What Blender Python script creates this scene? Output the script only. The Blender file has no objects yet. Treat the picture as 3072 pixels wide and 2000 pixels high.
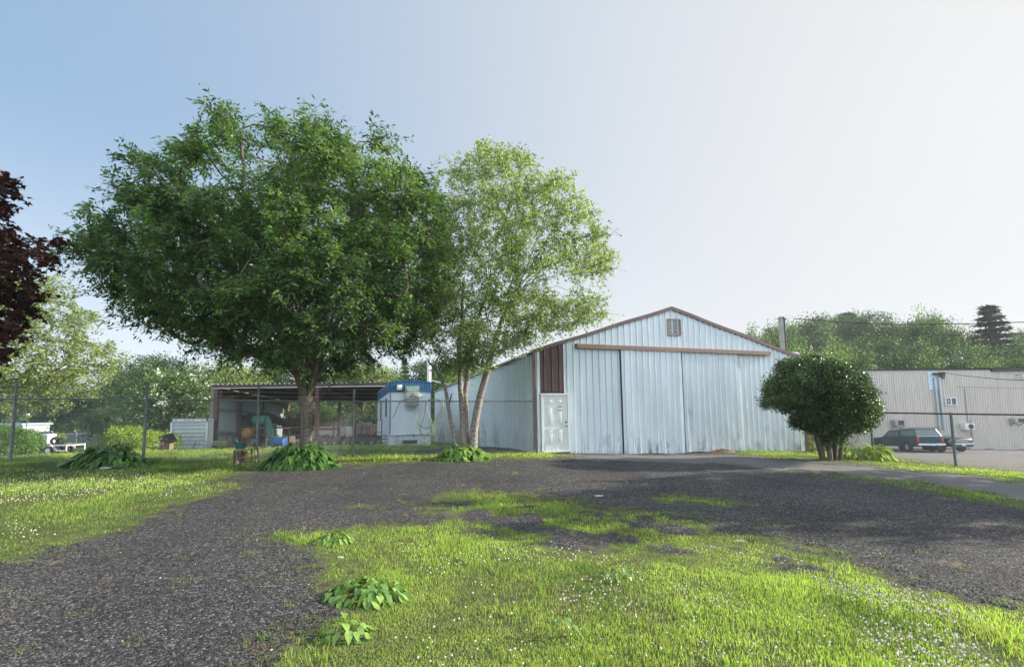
import bpy, bmesh, math, random
import numpy as np
from mathutils import Vector, Matrix

# ------------------------------------------------------------------ camera
FPX, UC, VC, EYE = 1365.0, 1536.0, 1104.0, 1.6
PITCH, ROLL = math.radians(5.1), math.radians(0.8)
scene = bpy.context.scene
_F = np.array([0, math.cos(PITCH), math.sin(PITCH)])
_R0 = np.array([1.0, 0, 0]); _U0 = np.array([0, -math.sin(PITCH), math.cos(PITCH)])
_R = math.cos(ROLL)*_R0 - math.sin(ROLL)*_U0
_U = math.cos(ROLL)*_U0 + math.sin(ROLL)*_R0
CAM = np.array([0, 0, EYE])
cd = bpy.data.cameras.new('camera'); cam = bpy.data.objects.new('camera', cd)
scene.collection.objects.link(cam); scene.camera = cam
cd.sensor_width = 36.0; cd.lens = FPX/3072*36; cd.shift_y = 104/3072
cd.clip_start = 0.1; cd.clip_end = 3000
m = Matrix.Identity(4)
for i in range(3):
    m[i][0] = _R[i]; m[i][1] = _U[i]; m[i][2] = -_F[i]; m[i][3] = CAM[i]
cam.matrix_world = m
# ------------------------------------------------------------------ light
SUN_EL, SUN_AZ = math.radians(21), math.radians(79)     # azimuth clockwise from +Y
world = bpy.data.worlds.new('World'); scene.world = world; world.use_nodes = True
nt = world.node_tree; nt.nodes.clear()
sky = nt.nodes.new('ShaderNodeTexSky'); sky.sky_type = 'NISHITA'; sky.sun_disc = False
sky.sun_elevation = SUN_EL; sky.sun_rotation = SUN_AZ
sky.air_density = 1.0; sky.dust_density = 1.0; sky.ozone_density = 1.3; sky.altitude = 0
bg = nt.nodes.new('ShaderNodeBackground'); bg.inputs['Strength'].default_value = 0.12
wo = nt.nodes.new('ShaderNodeOutputWorld')
# summer haze in the sky: a pale veil, whiter towards the sun side and the horizon
def _n(t, **k):
    n = nt.nodes.new(t)
    for a_, b_ in k.items(): setattr(n, a_, b_)
    return n
def _mr(src, a_, b_, c_=0.0, d_=1.0):
    n = _n('ShaderNodeMapRange', interpolation_type='SMOOTHSTEP'); nt.links.new(src, n.inputs[0])
    for i, q in enumerate((a_, b_, c_, d_)): n.inputs[i+1].default_value = q
    return n.outputs[0]
def _mix(f, a_, b_, bt='MIX'):
    n = _n('ShaderNodeMix', data_type='RGBA', blend_type=bt)
    for s_, q in ((n.inputs[0], f), (n.inputs[6], a_), (n.inputs[7], b_)):
        if isinstance(q, (int, float)): s_.default_value = q
        elif isinstance(q, tuple): s_.default_value = (*[c/0.12 for c in q], 1)
        else: nt.links.new(q, s_)
    return n.outputs[2]
_tc = _n('ShaderNodeTexCoord'); _sp = _n('ShaderNodeSeparateXYZ'); nt.links.new(_tc.outputs['Generated'], _sp.inputs[0])
veil = _mix(_mr(_sp.outputs[0], -.9, .85), (.114,.180,.262), (.402,.402,.402))
veil = _mix(_mr(_sp.outputs[2], .5, -.02, 0, .85), veil, (.36,.372,.39))
veil = _mix(_mr(_sp.outputs[1], .05, -.6, 0, .9), veil, (.72,.82,.94))  # brighter sky added behind the camera, unseen, to lift the barn front
# the clear-sky part fades towards the sun side, where the haze takes over
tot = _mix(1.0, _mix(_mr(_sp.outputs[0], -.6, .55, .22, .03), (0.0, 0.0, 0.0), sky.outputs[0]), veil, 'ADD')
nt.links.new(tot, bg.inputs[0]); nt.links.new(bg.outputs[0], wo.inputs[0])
sl = bpy.data.lights.new('sun', 'SUN'); sl.energy = 4.8; sl.angle = math.radians(0.6); sl.color = (1.0, 0.9, 0.74)
so = bpy.data.objects.new('sun', sl); scene.collection.objects.link(so)
SD = Vector((math.sin(SUN_AZ)*math.cos(SUN_EL), math.cos(SUN_AZ)*math.cos(SUN_EL), math.sin(SUN_EL)))
so.rotation_euler = SD.to_track_quat('Z', 'Y').to_euler()
vs = scene.view_settings; vs.view_transform = 'Standard'; vs.look = 'None'; vs.exposure = 1.08; vs.gamma = 1.0
scene.render.engine = 'CYCLES'
scene.cycles.max_bounces = 6; scene.cycles.transparent_max_bounces = 6
scene.cycles.diffuse_bounces = 3; scene.cycles.use_denoising = True

# ------------------------------------------------------------------ pixel <-> world
def px(u, v, Y):
    d = _F + _R*(u-UC)/FPX + _U*(VC-v)/FPX
    t = Y/d[1]
    return CAM + d*t
def fv(u, v, Y): return px(u*1.2913, v*1.2913, Y)
def proj(x, y, z):
    dx, dy, dz = x-CAM[0], y-CAM[1], z-CAM[2]
    w = dx*_F[0]+dy*_F[1]+dz*_F[2]; w = np.maximum(w, 0.05)
    return UC+FPX*(dx*_R[0]+dy*_R[1]+dz*_R[2])/w, VC-FPX*(dx*_U[0]+dy*_U[1]+dz*_U[2])/w
# ------------------------------------------------------------------ terrain
_cp = [px(*a) for a in [(42,1388,13),(-300,1390,13.2),(772,1385,13.6),(1060,1371,14.9),(1610,1357,16.1),(1950,1362,17.6),(2405,1352,19.6),
    (2490,1378,14.4),(2616,1376,15.2),(2858,1397,13.6),(3072,1410,12.8),(1169,1335,27),(1350,1338,27),(900,1344,27),(300,1362,22),(610,1350,33.5),(843,1346,43.9),
    (1180,1330,38),(165,1361,36),(-200,1362,36),(250,1333,72),(-100,1335,72),(700,1325,72),(1200,1305,75),(2700,1357,34),(3000,1358,34),(2500,1352,38),(3072,1349,40),(3300,1360,36),(2900,1378,22)]]
_cp += [np.array(q, float) for q in [(0,0,0),(-12,2,.17),(12,2,-.17),(-12,8,.17),(0,8,0),(10,8,-.14),(0,4,0),(5,12,-.08),(-5,12,0.05),(-40,0,.4),(-45,15,.1),(40,0,-1.2),(45,14,-2.2),
    (0,-40,.3),(-80,-40,.5),(80,-40,-1),(-150,60,-4),(-120,160,-5),(0,160,-4),(60,75,-3),(110,75,-2),(60,130,6),(130,130,9),(220,60,-2),(-300,-200,0),(300,-200,-2),(-350,400,-3),(0,400,6),(400,400,12),(500,50,0),(-500,50,-2)]]
_cp = np.array(_cp)
def _tps(r2): return np.where(r2 > 1e-9, r2*np.log(r2+1e-12)*0.5, 0)
_n = len(_cp); _s = _cp[:, :2]/50
_K = _tps(((_s[:, None]-_s[None])**2).sum(-1)) + np.eye(_n)*0.002
_P = np.c_[np.ones(_n), _s]
_A = np.block([[_K, _P], [_P.T, np.zeros((3, 3))]])
_W = np.linalg.solve(_A, np.r_[_cp[:, 2], np.zeros(3)])
_T = np.random.default_rng(3).random((64, 64))
def vn(x, y, s, o=0):
    x = np.asarray(x, float)/s+o*7.31+100; y = np.asarray(y, float)/s+o*3.17+100
    xi = np.floor(x).astype(int); yi = np.floor(y).astype(int); fx = x-xi; fy = y-yi
    fx = fx*fx*(3-2*fx); fy = fy*fy*(3-2*fy)
    a = _T[xi % 64, yi % 64]; b = _T[(xi+1) % 64, yi % 64]; c = _T[xi % 64, (yi+1) % 64]; d = _T[(xi+1) % 64, (yi+1) % 64]
    return (a*(1-fx)+b*fx)*(1-fy)+(c*(1-fx)+d*fx)*fy-0.5
def gz(x, y):
    sc = np.ndim(x) == 0
    x = np.atleast_1d(np.asarray(x, float)); y = np.atleast_1d(np.asarray(y, float))
    out = np.empty(x.size); xf, yf = x.ravel(), y.ravel()
    for k in range(0, xf.size, 20000):
        a = np.c_[xf[k:k+20000], yf[k:k+20000]]/50
        out[k:k+20000] = _tps(((a[:, None]-_s[None])**2).sum(-1))@_W[:_n] + _W[_n] + a@_W[_n+1:]
    out += vn(xf, yf, 1.7)*0.05+vn(xf, yf, .5, 2)*0.018
    return float(out[0]) if sc else out.reshape(x.shape)
def G(u, v, it=40):
    "ground point under a pixel"
    lo, hi = 1.5, 90.0
    ys = np.geomspace(lo, hi, 600)
    P = np.array([px(u, v, q) for q in ys]); h = P[:, 2]-gz(P[:, 0], P[:, 1])
    i = int(np.argmax(h < 0)) if (h < 0).any() else 599
    return P[i]
def at(u, Y, dz=0.0):
    "ground point at depth Y under picture column u"
    p = px(u, 1300, Y); return (p[0], p[1], gz(p[0], p[1])+dz)
# ------------------------------------------------------------------ object helpers
COL = scene.collection
def setp(o, label=None, cat=None, group=None, kind=None):
    for k, val in (('label', label), ('category', cat), ('group', group), ('kind', kind)):
        if val: o[k] = val
    return o
def thing(name, label, cat, loc=(0, 0, 0), rz=0, group=None):
    o = bpy.data.objects.new(name, None); COL.objects.link(o); o.empty_display_size = .2
    o.location = tuple(float(c) for c in loc); o.rotation_euler = (0, 0, rz)
    return setp(o, label, cat, group)
def np_mesh(name, V, Fc, mt, parent=None, attr=None, smooth=False, world=False):
    V = np.asarray(V, np.float32).copy(); Fc = np.asarray(Fc, np.int32)
    if world and parent is not None:
        r = parent
        while r.parent: r = r.parent
        V -= np.array(r.location, np.float32)
    me = bpy.data.meshes.new(name); nf, k = Fc.shape
    me.vertices.add(len(V)); me.vertices.foreach_set('co', V.ravel())
    me.loops.add(nf*k); me.loops.foreach_set('vertex_index', Fc.ravel())
    me.polygons.add(nf); me.polygons.foreach_set('loop_start', np.arange(nf, dtype=np.int32)*k)
    try: me.polygons.foreach_set('loop_total', np.full(nf, k, np.int32))
    except Exception: pass
    if smooth: me.polygons.foreach_set('use_smooth', np.ones(nf, bool))
    if attr is not None:
        a = me.attributes.new('tint', 'FLOAT_COLOR', 'POINT')
        at_ = np.ones((len(V), 4), np.float32); at_[:, :attr.shape[1]] = attr
        a.data.foreach_set('color', at_.ravel())
    me.update(calc_edges=True); me.validate()
    me.materials.append(mt)
    o = bpy.data.objects.new(name, me); COL.objects.link(o)
    if parent is not None: o.parent = parent
    return o
class MB:
    def __init__(s): s.v = []; s.f = []; s.bm_bevel = 0
    def add(s, vs_, fs): n = len(s.v); s.v += [tuple(map(float, q)) for q in vs_]; s.f += [tuple(i+n for i in f) for f in fs]; return s
    def box(s, c, d, rz=0, M=None):
        x, y, z = [q/2 for q in d]; vs_ = [(-x,-y,-z),(x,-y,-z),(x,y,-z),(-x,y,-z),(-x,-y,z),(x,-y,z),(x,y,z),(-x,y,z)]
        if M is None: M = Matrix.Rotation(rz, 3, 'Z')
        vs_ = [tuple(M@Vector(q)+Vector(c)) for q in vs_]
        return s.add(vs_, [(0,3,2,1),(4,5,6,7),(0,1,5,4),(1,2,6,5),(2,3,7,6),(3,0,4,7)])
    def bar(s, a, b, w, h=None):
        a, b = Vector(a), Vector(b); h = h or w; d = b-a; L = d.length
        z = d.normalized(); up = Vector((0, 0, 1)) if abs(z.z) < .9 else Vector((0, 1, 0))
        x = z.cross(up).normalized(); y = x.cross(z)
        M = Matrix((x, z, y)).transposed()
        return s.box((a+b)/2, (w, L, h), M=M)
    def tube(s, pts, r, n=8, cap=True):
        pts = [Vector(p) for p in pts]; r = r if isinstance(r, (list, tuple)) else [r]*len(pts); rings = []
        ref = None
        for i, p in enumerate(pts):
            d = (pts[min(i+1, len(pts)-1)]-pts[max(i-1, 0)]).normalized()
            if ref is None: ref = d.orthogonal().normalized()
            x = (ref-d*ref.dot(d)).normalized(); y = d.cross(x); ref = x
            rings.append([p+(x*math.cos(2*math.pi*k/n)+y*math.sin(2*math.pi*k/n))*r[i] for k in range(n)])
        vs_ = [q for ring in rings for q in ring]; fs = []
        for i in range(len(pts)-1):
            for k in range(n): fs.append((i*n+k, i*n+(k+1) % n, (i+1)*n+(k+1) % n, (i+1)*n+k))
        if cap: fs.append(tuple(range(n-1, -1, -1))); fs.append(tuple((len(pts)-1)*n+k for k in range(n)))
        return s.add(vs_, fs)
    def cyl(s, a, b, r, n=16, r2=None): return s.tube([a, b], [r, r if r2 is None else r2], n)
    def prism(s, prof, a, b, axis='y', t0=1.0):
        "profile polygon (p,q) extruded along an axis from a to b"
        n = len(prof); f = {'y': lambda p, q, c: (p, c, q), 'x': lambda p, q, c: (c, p, q), 'z': lambda p, q, c: (p, q, c)}[axis]
        vs_ = [f(p, q, a) for p, q in prof]+[f(p, q, b) for p, q in prof]
        fs = [tuple(range(n)), tuple(range(2*n-1, n-1, -1))]+[(i, i+n, (i+1) % n+n, (i+1) % n) for i in range(n)]
        return s.add(vs_, fs)
    def build(s, name, mt, parent=None, bevel=0, smooth=False, world=False):
        V = s.v
        if world and parent is not None:
            r = parent
            while r.parent: r = r.parent
            l = r.location; V = [(a-l[0], b-l[1], c-l[2]) for a, b, c in V]
        me = bpy.data.meshes.new(name); me.from_pydata(V, [], s.f)
        bm = bmesh.new(); bm.from_mesh(me)
        bmesh.ops.recalc_face_normals(bm, faces=bm.faces)
        if bevel: bmesh.ops.bevel(bm, geom=[e for e in bm.edges if len(e.link_faces) == 2 and e.calc_face_angle(0) > .5], offset=bevel, segments=2, affect='EDGES', profile=.6)
        if smooth or bevel:
            for f in bm.faces: f.smooth = True
        bm.to_mesh(me); bm.free()
        if smooth or bevel:
            try: me.set_sharp_from_angle(angle=math.radians(38))
            except Exception: pass
        me.materials.append(mt)
        o = bpy.data.objects.new(name, me); COL.objects.link(o)
        if parent is not None: o.parent = parent
        return o
def text(s, size, mt, parent, loc, rot=(math.pi/2, 0, 0), name='lettering'):
    cu = bpy.data.curves.new(name, 'FONT'); cu.body = s; cu.size = size; cu.extrude = .002; cu.align_x = 'CENTER'; cu.offset = size*.02
    t = bpy.data.objects.new(name, cu); COL.objects.link(t)
    me = bpy.data.meshes.new_from_object(t.evaluated_get(bpy.context.evaluated_depsgraph_get()))
    bpy.data.objects.remove(t); me.materials.clear(); me.materials.append(mt)
    o = bpy.data.objects.new(name, me); COL.objects.link(o); o.parent = parent; o.location = loc; o.rotation_euler = rot
    return o
# ------------------------------------------------------------------ materials
def N(nt, t, **kw):
    n = nt.nodes.new(t)
    for k, v_ in kw.items():
        if k in n.inputs: n.inputs[k].default_value = v_
        else: setattr(n, k, v_)
    return n
def mat(name, c, rough=.6, metal=0, var=.12, scale=6, bump=0, spec=.5, c2=None, streak=0, stretch=(1, 1, 1)):
    mt = bpy.data.materials.new(name); mt.use_nodes = True; t = mt.node_tree; b = t.nodes['Principled BSDF']
    b.inputs['Roughness'].default_value = rough; b.inputs['Metallic'].default_value = metal
    b.inputs['Specular IOR Level'].default_value = spec
    tc = N(t, 'ShaderNodeTexCoord'); mp = N(t, 'ShaderNodeMapping'); mp.inputs['Scale'].default_value = stretch
    t.links.new(tc.outputs['Object'], mp.inputs[0])
    no = N(t, 'ShaderNodeTexNoise'); no.inputs['Scale'].default_value = scale; no.inputs['Detail'].default_value = 5
    t.links.new(mp.outputs[0], no.inputs['Vector'])
    cr = N(t, 'ShaderNodeValToRGB'); cr.color_ramp.elements[0].position = .3; cr.color_ramp.elements[1].position = .7
    a = c2 if c2 else tuple(q*(1-var) for q in c); d = c if c2 else tuple(min(1, q*(1+var)) for q in c)
    cr.color_ramp.elements[0].color = (*a, 1); cr.color_ramp.elements[1].color = (*d, 1)
    t.links.new(no.outputs['Fac'], cr.inputs[0]); t.links.new(cr.outputs[0], b.inputs['Base Color'])
    if bump:
        bp = N(t, 'ShaderNodeBump'); bp.inputs['Strength'].default_value = bump; bp.inputs['Distance'].default_value = .02
        t.links.new(no.outputs['Fac'], bp.inputs['Height']); t.links.new(bp.outputs[0], b.inputs['Normal'])
    return mt
def leafmat(name, dark, light, trans=.35, rough=.5, tcol=None, spec=.35):
    mt = bpy.data.materials.new(name); mt.use_nodes = True; t = mt.node_tree; b = t.nodes['Principled BSDF']; out = t.nodes['Material Output']
    at_ = N(t, 'ShaderNodeAttribute', attribute_name='tint'); sp = N(t, 'ShaderNodeSeparateColor'); t.links.new(at_.outputs['Color'], sp.inputs[0])
    mx = N(t, 'ShaderNodeMix', data_type='RGBA'); mx.inputs[6].default_value = (*dark, 1); mx.inputs[7].default_value = (*light, 1)
    t.links.new(sp.outputs[0], mx.inputs[0]); t.links.new(mx.outputs[2], b.inputs['Base Color'])
    b.inputs['Roughness'].default_value = rough; b.inputs['Specular IOR Level'].default_value = spec
    tr = N(t, 'ShaderNodeBsdfTranslucent'); k = N(t, 'ShaderNodeMix', data_type='RGBA', blend_type='MULTIPLY'); k.inputs[0].default_value = 1
    k.inputs[7].default_value = (*(tcol or (1.6, 1.5, .6)), 1); t.links.new(mx.outputs[2], k.inputs[6]); t.links.new(k.outputs[2], tr.inputs[0])
    ms = N(t, 'ShaderNodeMixShader'); ms.inputs[0].default_value = trans
    t.links.new(b.outputs[0], ms.inputs[1]); t.links.new(tr.outputs[0], ms.inputs[2]); t.links.new(ms.outputs[0], out.inputs[0])
    return mt
M_black = mat('black_rubber', (.02,.02,.022), .7); M_dark = mat('dark_iron', (.05,.052,.055), .55, .3)
M_galv = mat('galvanised_steel', (.30,.32,.34), .55, .5, .25, 14, .1); M_wire = mat('zinc_wire', (.42,.44,.46), .5, .3); M_wire2 = mat('dull_wire', (.17,.185,.19), .6, .2)
M_post = mat('weathered_post_steel', (.20,.22,.24), .6, .3, .3, 20, .2)
M_white = mat('white_paint', (.74,.75,.76), .5, 0, .06, 3); M_glass = mat('dark_glass', (.03,.04,.045), .08, 0, .1, 1, 0, .8)
M_red = mat('red_paint', (.32,.04,.03), .5); M_brick = mat('brick_red', (.42,.17,.10), .9, 0, .3, 8, .3)
M_wood = mat('weathered_wood', (.22,.16,.11), .85, 0, .35, 9, .3, stretch=(1, 1, 4)); M_brown = mat('dark_brown_paint', (.085,.055,.05), .55, 0, .15)
M_teal = mat('teal_plastic', (.03,.17,.15), .45); M_blue = mat('blue_plastic', (.02,.09,.26), .45); M_yel = mat('yellow_paint', (.30,.15,.03), .6, 0, .3)
M_green = mat('green_paint', (.02,.20,.12), .5); M_concrete = mat('concrete', (.42,.41,.39), .9, 0, .15, 8, .3)
M_bark = mat('smooth_grey_bark', (.24,.20,.165), .85, 0, .45, 5, .5, stretch=(1, 1, 7), c2=(.09,.075,.06))
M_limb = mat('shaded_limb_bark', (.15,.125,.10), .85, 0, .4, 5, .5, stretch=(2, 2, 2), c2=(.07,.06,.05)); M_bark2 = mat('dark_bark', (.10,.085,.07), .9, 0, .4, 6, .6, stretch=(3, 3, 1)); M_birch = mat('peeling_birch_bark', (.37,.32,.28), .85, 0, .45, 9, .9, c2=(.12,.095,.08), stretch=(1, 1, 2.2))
# ------------------------------------------------------------------ ground cover masks (traced regions, then cut on the terrain)
def inpoly(u, v, poly):
    p = np.array(poly, float)*1.2913; r = np.zeros(u.shape, bool); j = len(p)-1
    for i in range(len(p)):
        xi, yi = p[i]; xj, yj = p[j]
        c = ((yi > v) != (yj > v)) & (u < (xj-xi)*(v-yi)/(yj-yi+1e-9)+xi); r ^= c; j = i
    return r
LAWN_A = [(-4000,1000),(-4000,1500),(-900,1420),(-300,1345),(0,1310),(100,1297),(170,1275),(200,1255),(235,1258),(250,1238),(300,1216),(380,1196),(430,1165),(500,1150),(562,1134),(520,1112),(600,1092),(790,1085),(1000,1072),(1180,1066),(1340,1070),(1345,1058),(1300,1050),(1250,1046),(1250,1000)]
LAWN_B = [(-900,4000),(-100,2300),(300,1760),(560,1549),(640,1500),(735,1450),(770,1420),(790,1385),(752,1345),(680,1328),(720,1300),(780,1285),(700,1272),(606,1243),(640,1222),(760,1232),(900,1215),(1080,1219),(1100,1208),(1040,1196),(960,1188),(985,1165),(1050,1143),(1180,1140),(1260,1150),(1350,1165),(1480,1190),(1560,1192),(1640,1212),(1720,1250),(1850,1256),(1930,1275),(2000,1300),(2040,1335),(2070,1352),(2150,1372),(2230,1400),(2379,1395),(2700,1440),(6000,2200),(6000,4000)]
LAWN_D = [(1690,1046),(1760,1036),(1870,1034),(1990,1044),(2053,1057),(2120,1070),(2379,1097),(3200,1180),(3200,1260),(2379,1124),(2200,1098),(2050,1086),(1870,1070),(1760,1064),(1680,1056)]
LAWN_E = [(1850,1092),(1960,1096),(2060,1110),(2150,1127),(2250,1140),(2379,1158),(3200,1280),(3200,1340),(2379,1178),(2250,1164),(2150,1150),(2060,1125),(1950,1106)]
SMALL = [[(1490,1152),(1560,1144),(1640,1150),(1715,1170),(1700,1182),(1600,1172),(1520,1164)],[(1790,1212),(1840,1210),(1876,1224),(1870,1232),(1820,1228)],[(805,1176),(850,1168),(905,1172),(900,1182),(830,1184)],
         [(575,1120),(590,1117),(612,1121),(595,1126)],[(1395,1104),(1420,1103),(1440,1106),(1410,1109)],[(1565,1116),(1600,1116),(1605,1121),(1570,1121)],[(2080,1280),(2110,1276),(2140,1290),(2110,1292)],[(2190,1228),(2250,1234),(2240,1240),(2200,1238)],[(765,1131),(778,1130),(782,1134),(768,1135)],[(430,1196),(455,1190),(470,1196),(440,1200)]]
SPARSE = [[(960,1188),(1050,1160),(1350,1168),(1480,1190),(1640,1212),(1720,1250),(1930,1275),(2070,1352),(1900,1330),(1700,1300),(1450,1290),(1150,1250),(1000,1222)]]
ASPH = [[(1300,1052),(1345,1057),(1500,1058),(1690,1056),(1760,1064),(1870,1070),(2050,1086),(2200,1098),(2379,1124),(3200,1260),(3200,1310),(2379,1158),(2250,1140),(2060,1110),(1960,1096),(1850,1092),(1700,1080),(1500,1072),(1345,1070)],
        [(1960,1030),(1990,1044),(2053,1057),(2120,1070),(2379,1097),(3200,1180),(3200,1020),(1960,1020)]]
PALE = [[(2100,1298),(2200,1312),(2310,1330),(2300,1338),(2200,1328)],[(0,1300),(150,1285),(150,1300),(0,1316)],[(1560,1260),(1700,1262),(1720,1276),(1560,1276)],[(640,1395),(690,1385),(700,1400),(640,1410)],[(540,1520),(600,1495),(620,1530),(560,1549)],[(2040,1345),(2200,1362),(2240,1372),(2100,1366)],[(1660,1046),(1700,1042),(1760,1050),(1700,1056)],[(960,1050),(1310,1044),(1310,1052),(960,1062)]]
GRAV2 = [[(960,1046),(1030,1040),(1290,1034),(1290,1046),(1030,1056),(965,1057)],[(-600,1056),(75,1056),(75,1062),(-600,1064)]]
def cover(x, y):
    "r: lawn, g: asphalt, b: pale soil"
    acc = np.zeros((3,)+x.shape)
    for k in range(5):
        s = .15+.045*y
        xx = x+vn(x, y, .7, k)*s*2.2+vn(x, y, .16, k+3)*s*1.8; yy = np.maximum(y+vn(x, y, .6, k+9)*s*1.9+vn(x, y, .15, k+5)*s*1.6, 1.0)
        u, v = proj(xx, yy, gz(xx, yy) if k == 0 else z0+0)
        if k == 0: z0 = gz(x, y)
        lawn = inpoly(u, v, LAWN_A) | inpoly(u, v, LAWN_B) | inpoly(u, v, LAWN_D) | inpoly(u, v, LAWN_E)
        for q in SMALL: lawn |= inpoly(u, v, q)
        lawn = lawn.astype(float)
        sp = inpoly(u, v, SPARSE[0]); lawn = np.where(sp, lawn*np.clip(.74+vn(x, y, .38, 11)*2.4+vn(x, y, .14, 12)*1.6, 0, 1), lawn)
        far = (yy > 19)
        asp = inpoly(u, v, ASPH[0]) | (inpoly(u, v, ASPH[1]) & (xx > 10))
        lawn = np.where(far, 1, lawn); lawn = np.where(asp, 0, lawn)
        for q in GRAV2: lawn = np.where(inpoly(u, v, q), 0, lawn)
        pal = np.zeros(x.shape, bool)
        for q in PALE: pal |= inpoly(u, v, q)
        acc += np.array([lawn, asp, pal])
    return acc/5
# ------------------------------------------------------------------ ground sheets
def axis(lo, hi, st, far_lo, far_hi, g=1.16):
    a = list(np.arange(lo, hi, st)); s = st; p = hi
    while p < far_hi: a.append(p); s *= g; p += s
    s = st; p = lo-st
    b = []
    while p > far_lo: b.append(p); s *= g; p -= s
    return np.array(b[::-1]+a)
xs = axis(-16, 18, .09, -420, 420); ys = axis(1.8, 19, .07, -120, 420)
X, Y = np.meshgrid(xs, ys); Z = gz(X, Y)
Z = np.where(Y > 420, np.minimum(Z, 6), Z); Z = np.where((np.abs(X) > 420) | (Y < -200), np.clip(Z, -6, 4), Z)
near = (X > -60) & (X < 80) & (Y > 1) & (Y < 70)
C = np.zeros((3,)+X.shape); C[0] = 1; cc = cover(X[near], Y[near])
for i in range(3): C[i][near] = cc[i]
# slight relief: the gravel sits a little higher than the lawn edge
Z = Z+np.where(near, (1-C[0])*.02, 0)
nx, ny = len(xs), len(ys)
idx = np.arange(nx*ny).reshape(ny, nx)
Q = np.stack([idx[:-1, :-1], idx[:-1, 1:], idx[1:, 1:], idx[1:, :-1]], -1).reshape(-1, 4)
V = np.stack([X, Y, Z], -1).reshape(-1, 3); A = np.stack([C[0], C[1], C[2]], -1).reshape(-1, 3)
cls = A[Q].mean(1)
kind = np.where(cls[:, 1] > .5, 1, np.where(cls[:, 0] > .4, 0, 2))

gm = bpy.data.materials.new('ground'); gm.use_nodes = True; t = gm.node_tree; b = t.nodes['Principled BSDF']
tc = N(t, 'ShaderNodeTexCoord'); atn = N(t, 'ShaderNodeAttribute', attribute_name='tint'); sp = N(t, 'ShaderNodeSeparateColor'); t.links.new(atn.outputs['Color'], sp.inputs[0])
def noise(s, d=6, r=.6):
    n = N(t, 'ShaderNodeTexNoise'); n.inputs['Scale'].default_value = s; n.inputs['Detail'].default_value = d; n.inputs['Roughness'].default_value = r
    t.links.new(tc.outputs['Object'], n.inputs['Vector']); return n.outputs['Fac']
def ramp(f, *st):
    r = N(t, 'ShaderNodeValToRGB'); e = r.color_ramp.elements
    while len(e) < len(st): e.new(.5)
    for i, (p, c) in enumerate(st): e[i].position = p; e[i].color = (*c, 1)
    t.links.new(f, r.inputs[0]); return r.outputs[0]
def mixc(f, a, b_, bt='MIX'):
    m_ = N(t, 'ShaderNodeMix', data_type='RGBA', blend_type=bt)
    if isinstance(f, float): m_.inputs[0].default_value = f
    else: t.links.new(f, m_.inputs[0])
    t.links.new(a, m_.inputs[6]); t.links.new(b_, m_.inputs[7]); return m_.outputs[2]
vo = N(t, 'ShaderNodeTexVoronoi'); vo.inputs['Scale'].default_value = 58; t.links.new(tc.outputs['Object'], vo.inputs['Vector'])
vsep = N(t, 'ShaderNodeSeparateColor'); t.links.new(vo.outputs['Color'], vsep.inputs[0])
stone = ramp(vsep.outputs[0], (0, (.018,.018,.020)), (.5, (.046,.046,.049)), (.85, (.098,.097,.101)), (.99, (.24,.235,.23)))
patch = ramp(noise(.55, 6), (.35, (.72,.72,.74)), (.5, (1, 1, 1)), (.68, (1.25,1.16,1.08)))
need = ramp(noise(3.2, 8, .7), (.60, (0, 0, 0)), (.72, (1, 1, 1)))
grav = mixc(1.0, stone, patch, 'MULTIPLY'); 
rgb = N(t, 'ShaderNodeRGB'); rgb.outputs[0].default_value = (.16,.085,.045, 1)
nd = N(t, 'ShaderNodeMath', operation='MULTIPLY'); nd.inputs[1].default_value = .5; t.links.new(need, nd.inputs[0]); grav = mixc(nd.outputs[0], grav, rgb.outputs[0])
asph = ramp(noise(30, 8, .75), (.3, (.12,.12,.123)), (.55, (.185,.184,.184)), (.75, (.28,.275,.27)))
asph = mixc(1.0, asph, ramp(noise(.8, 5), (.3, (.8,.8,.8)), (.7, (1.15,1.12,1.08))), 'MULTIPLY')
soil = ramp(noise(9, 8, .7), (.3, (.045,.05,.022)), (.5, (.10,.125,.035)), (.72, (.19,.19,.075)))
pale = ramp(noise(14, 6), (.3, (.12,.10,.08)), (.7, (.26,.22,.18)))
def thr(o, n, lo=.35, hi=.65, k=.5):
    a = N(t, 'ShaderNodeMath', operation='MULTIPLY_ADD'); t.links.new(n, a.inputs[0]); a.inputs[1].default_value = k; 
    s2 = N(t, 'ShaderNodeMath', operation='SUBTRACT'); t.links.new(o, s2.inputs[0]); s2.inputs[1].default_value = k*.5; t.links.new(s2.outputs[0], a.inputs[2])
    m_ = N(t, 'ShaderNodeMapRange'); m_.inputs['From Min'].default_value = lo; m_.inputs['From Max'].default_value = hi; t.links.new(a.outputs[0], m_.inputs[0]); return m_.outputs[0]
n8 = noise(12, 6, .7)
c1 = mixc(thr(sp.outputs[2], n8), mixc(thr(sp.outputs[1], n8), grav, asph), pale)
c2 = mixc(thr(sp.outputs[0], n8, .25, .8, .8), c1, soil)
t.links.new(c2, b.inputs['Base Color']); b.inputs['Roughness'].default_value = .92; b.inputs['Specular IOR Level'].default_value = .25
bp = N(t, 'ShaderNodeBump'); bp.inputs['Strength'].default_value = .9; bp.inputs['Distance'].default_value = .02
inv = N(t, 'ShaderNodeMath', operation='SUBTRACT'); inv.inputs[0].default_value = 1; t.links.new(vo.outputs['Distance'], inv.inputs[1])
ad = N(t, 'ShaderNodeMath', operation='ADD'); t.links.new(inv.outputs[0], ad.inputs[0]); t.links.new(noise(5, 8, .7), ad.inputs[1])
t.links.new(ad.outputs[0], bp.inputs['Height']); t.links.new(bp.outputs[0], b.inputs['Normal'])
def sheet(name, k):
    q = Q[kind == k]; used = np.unique(q); mp_ = np.zeros(len(V), int); mp_[used] = np.arange(len(used))
    o = np_mesh(name, V[used], mp_[q], gm, attr=A[used], smooth=True); o['kind'] = 'structure'; return o
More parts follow.
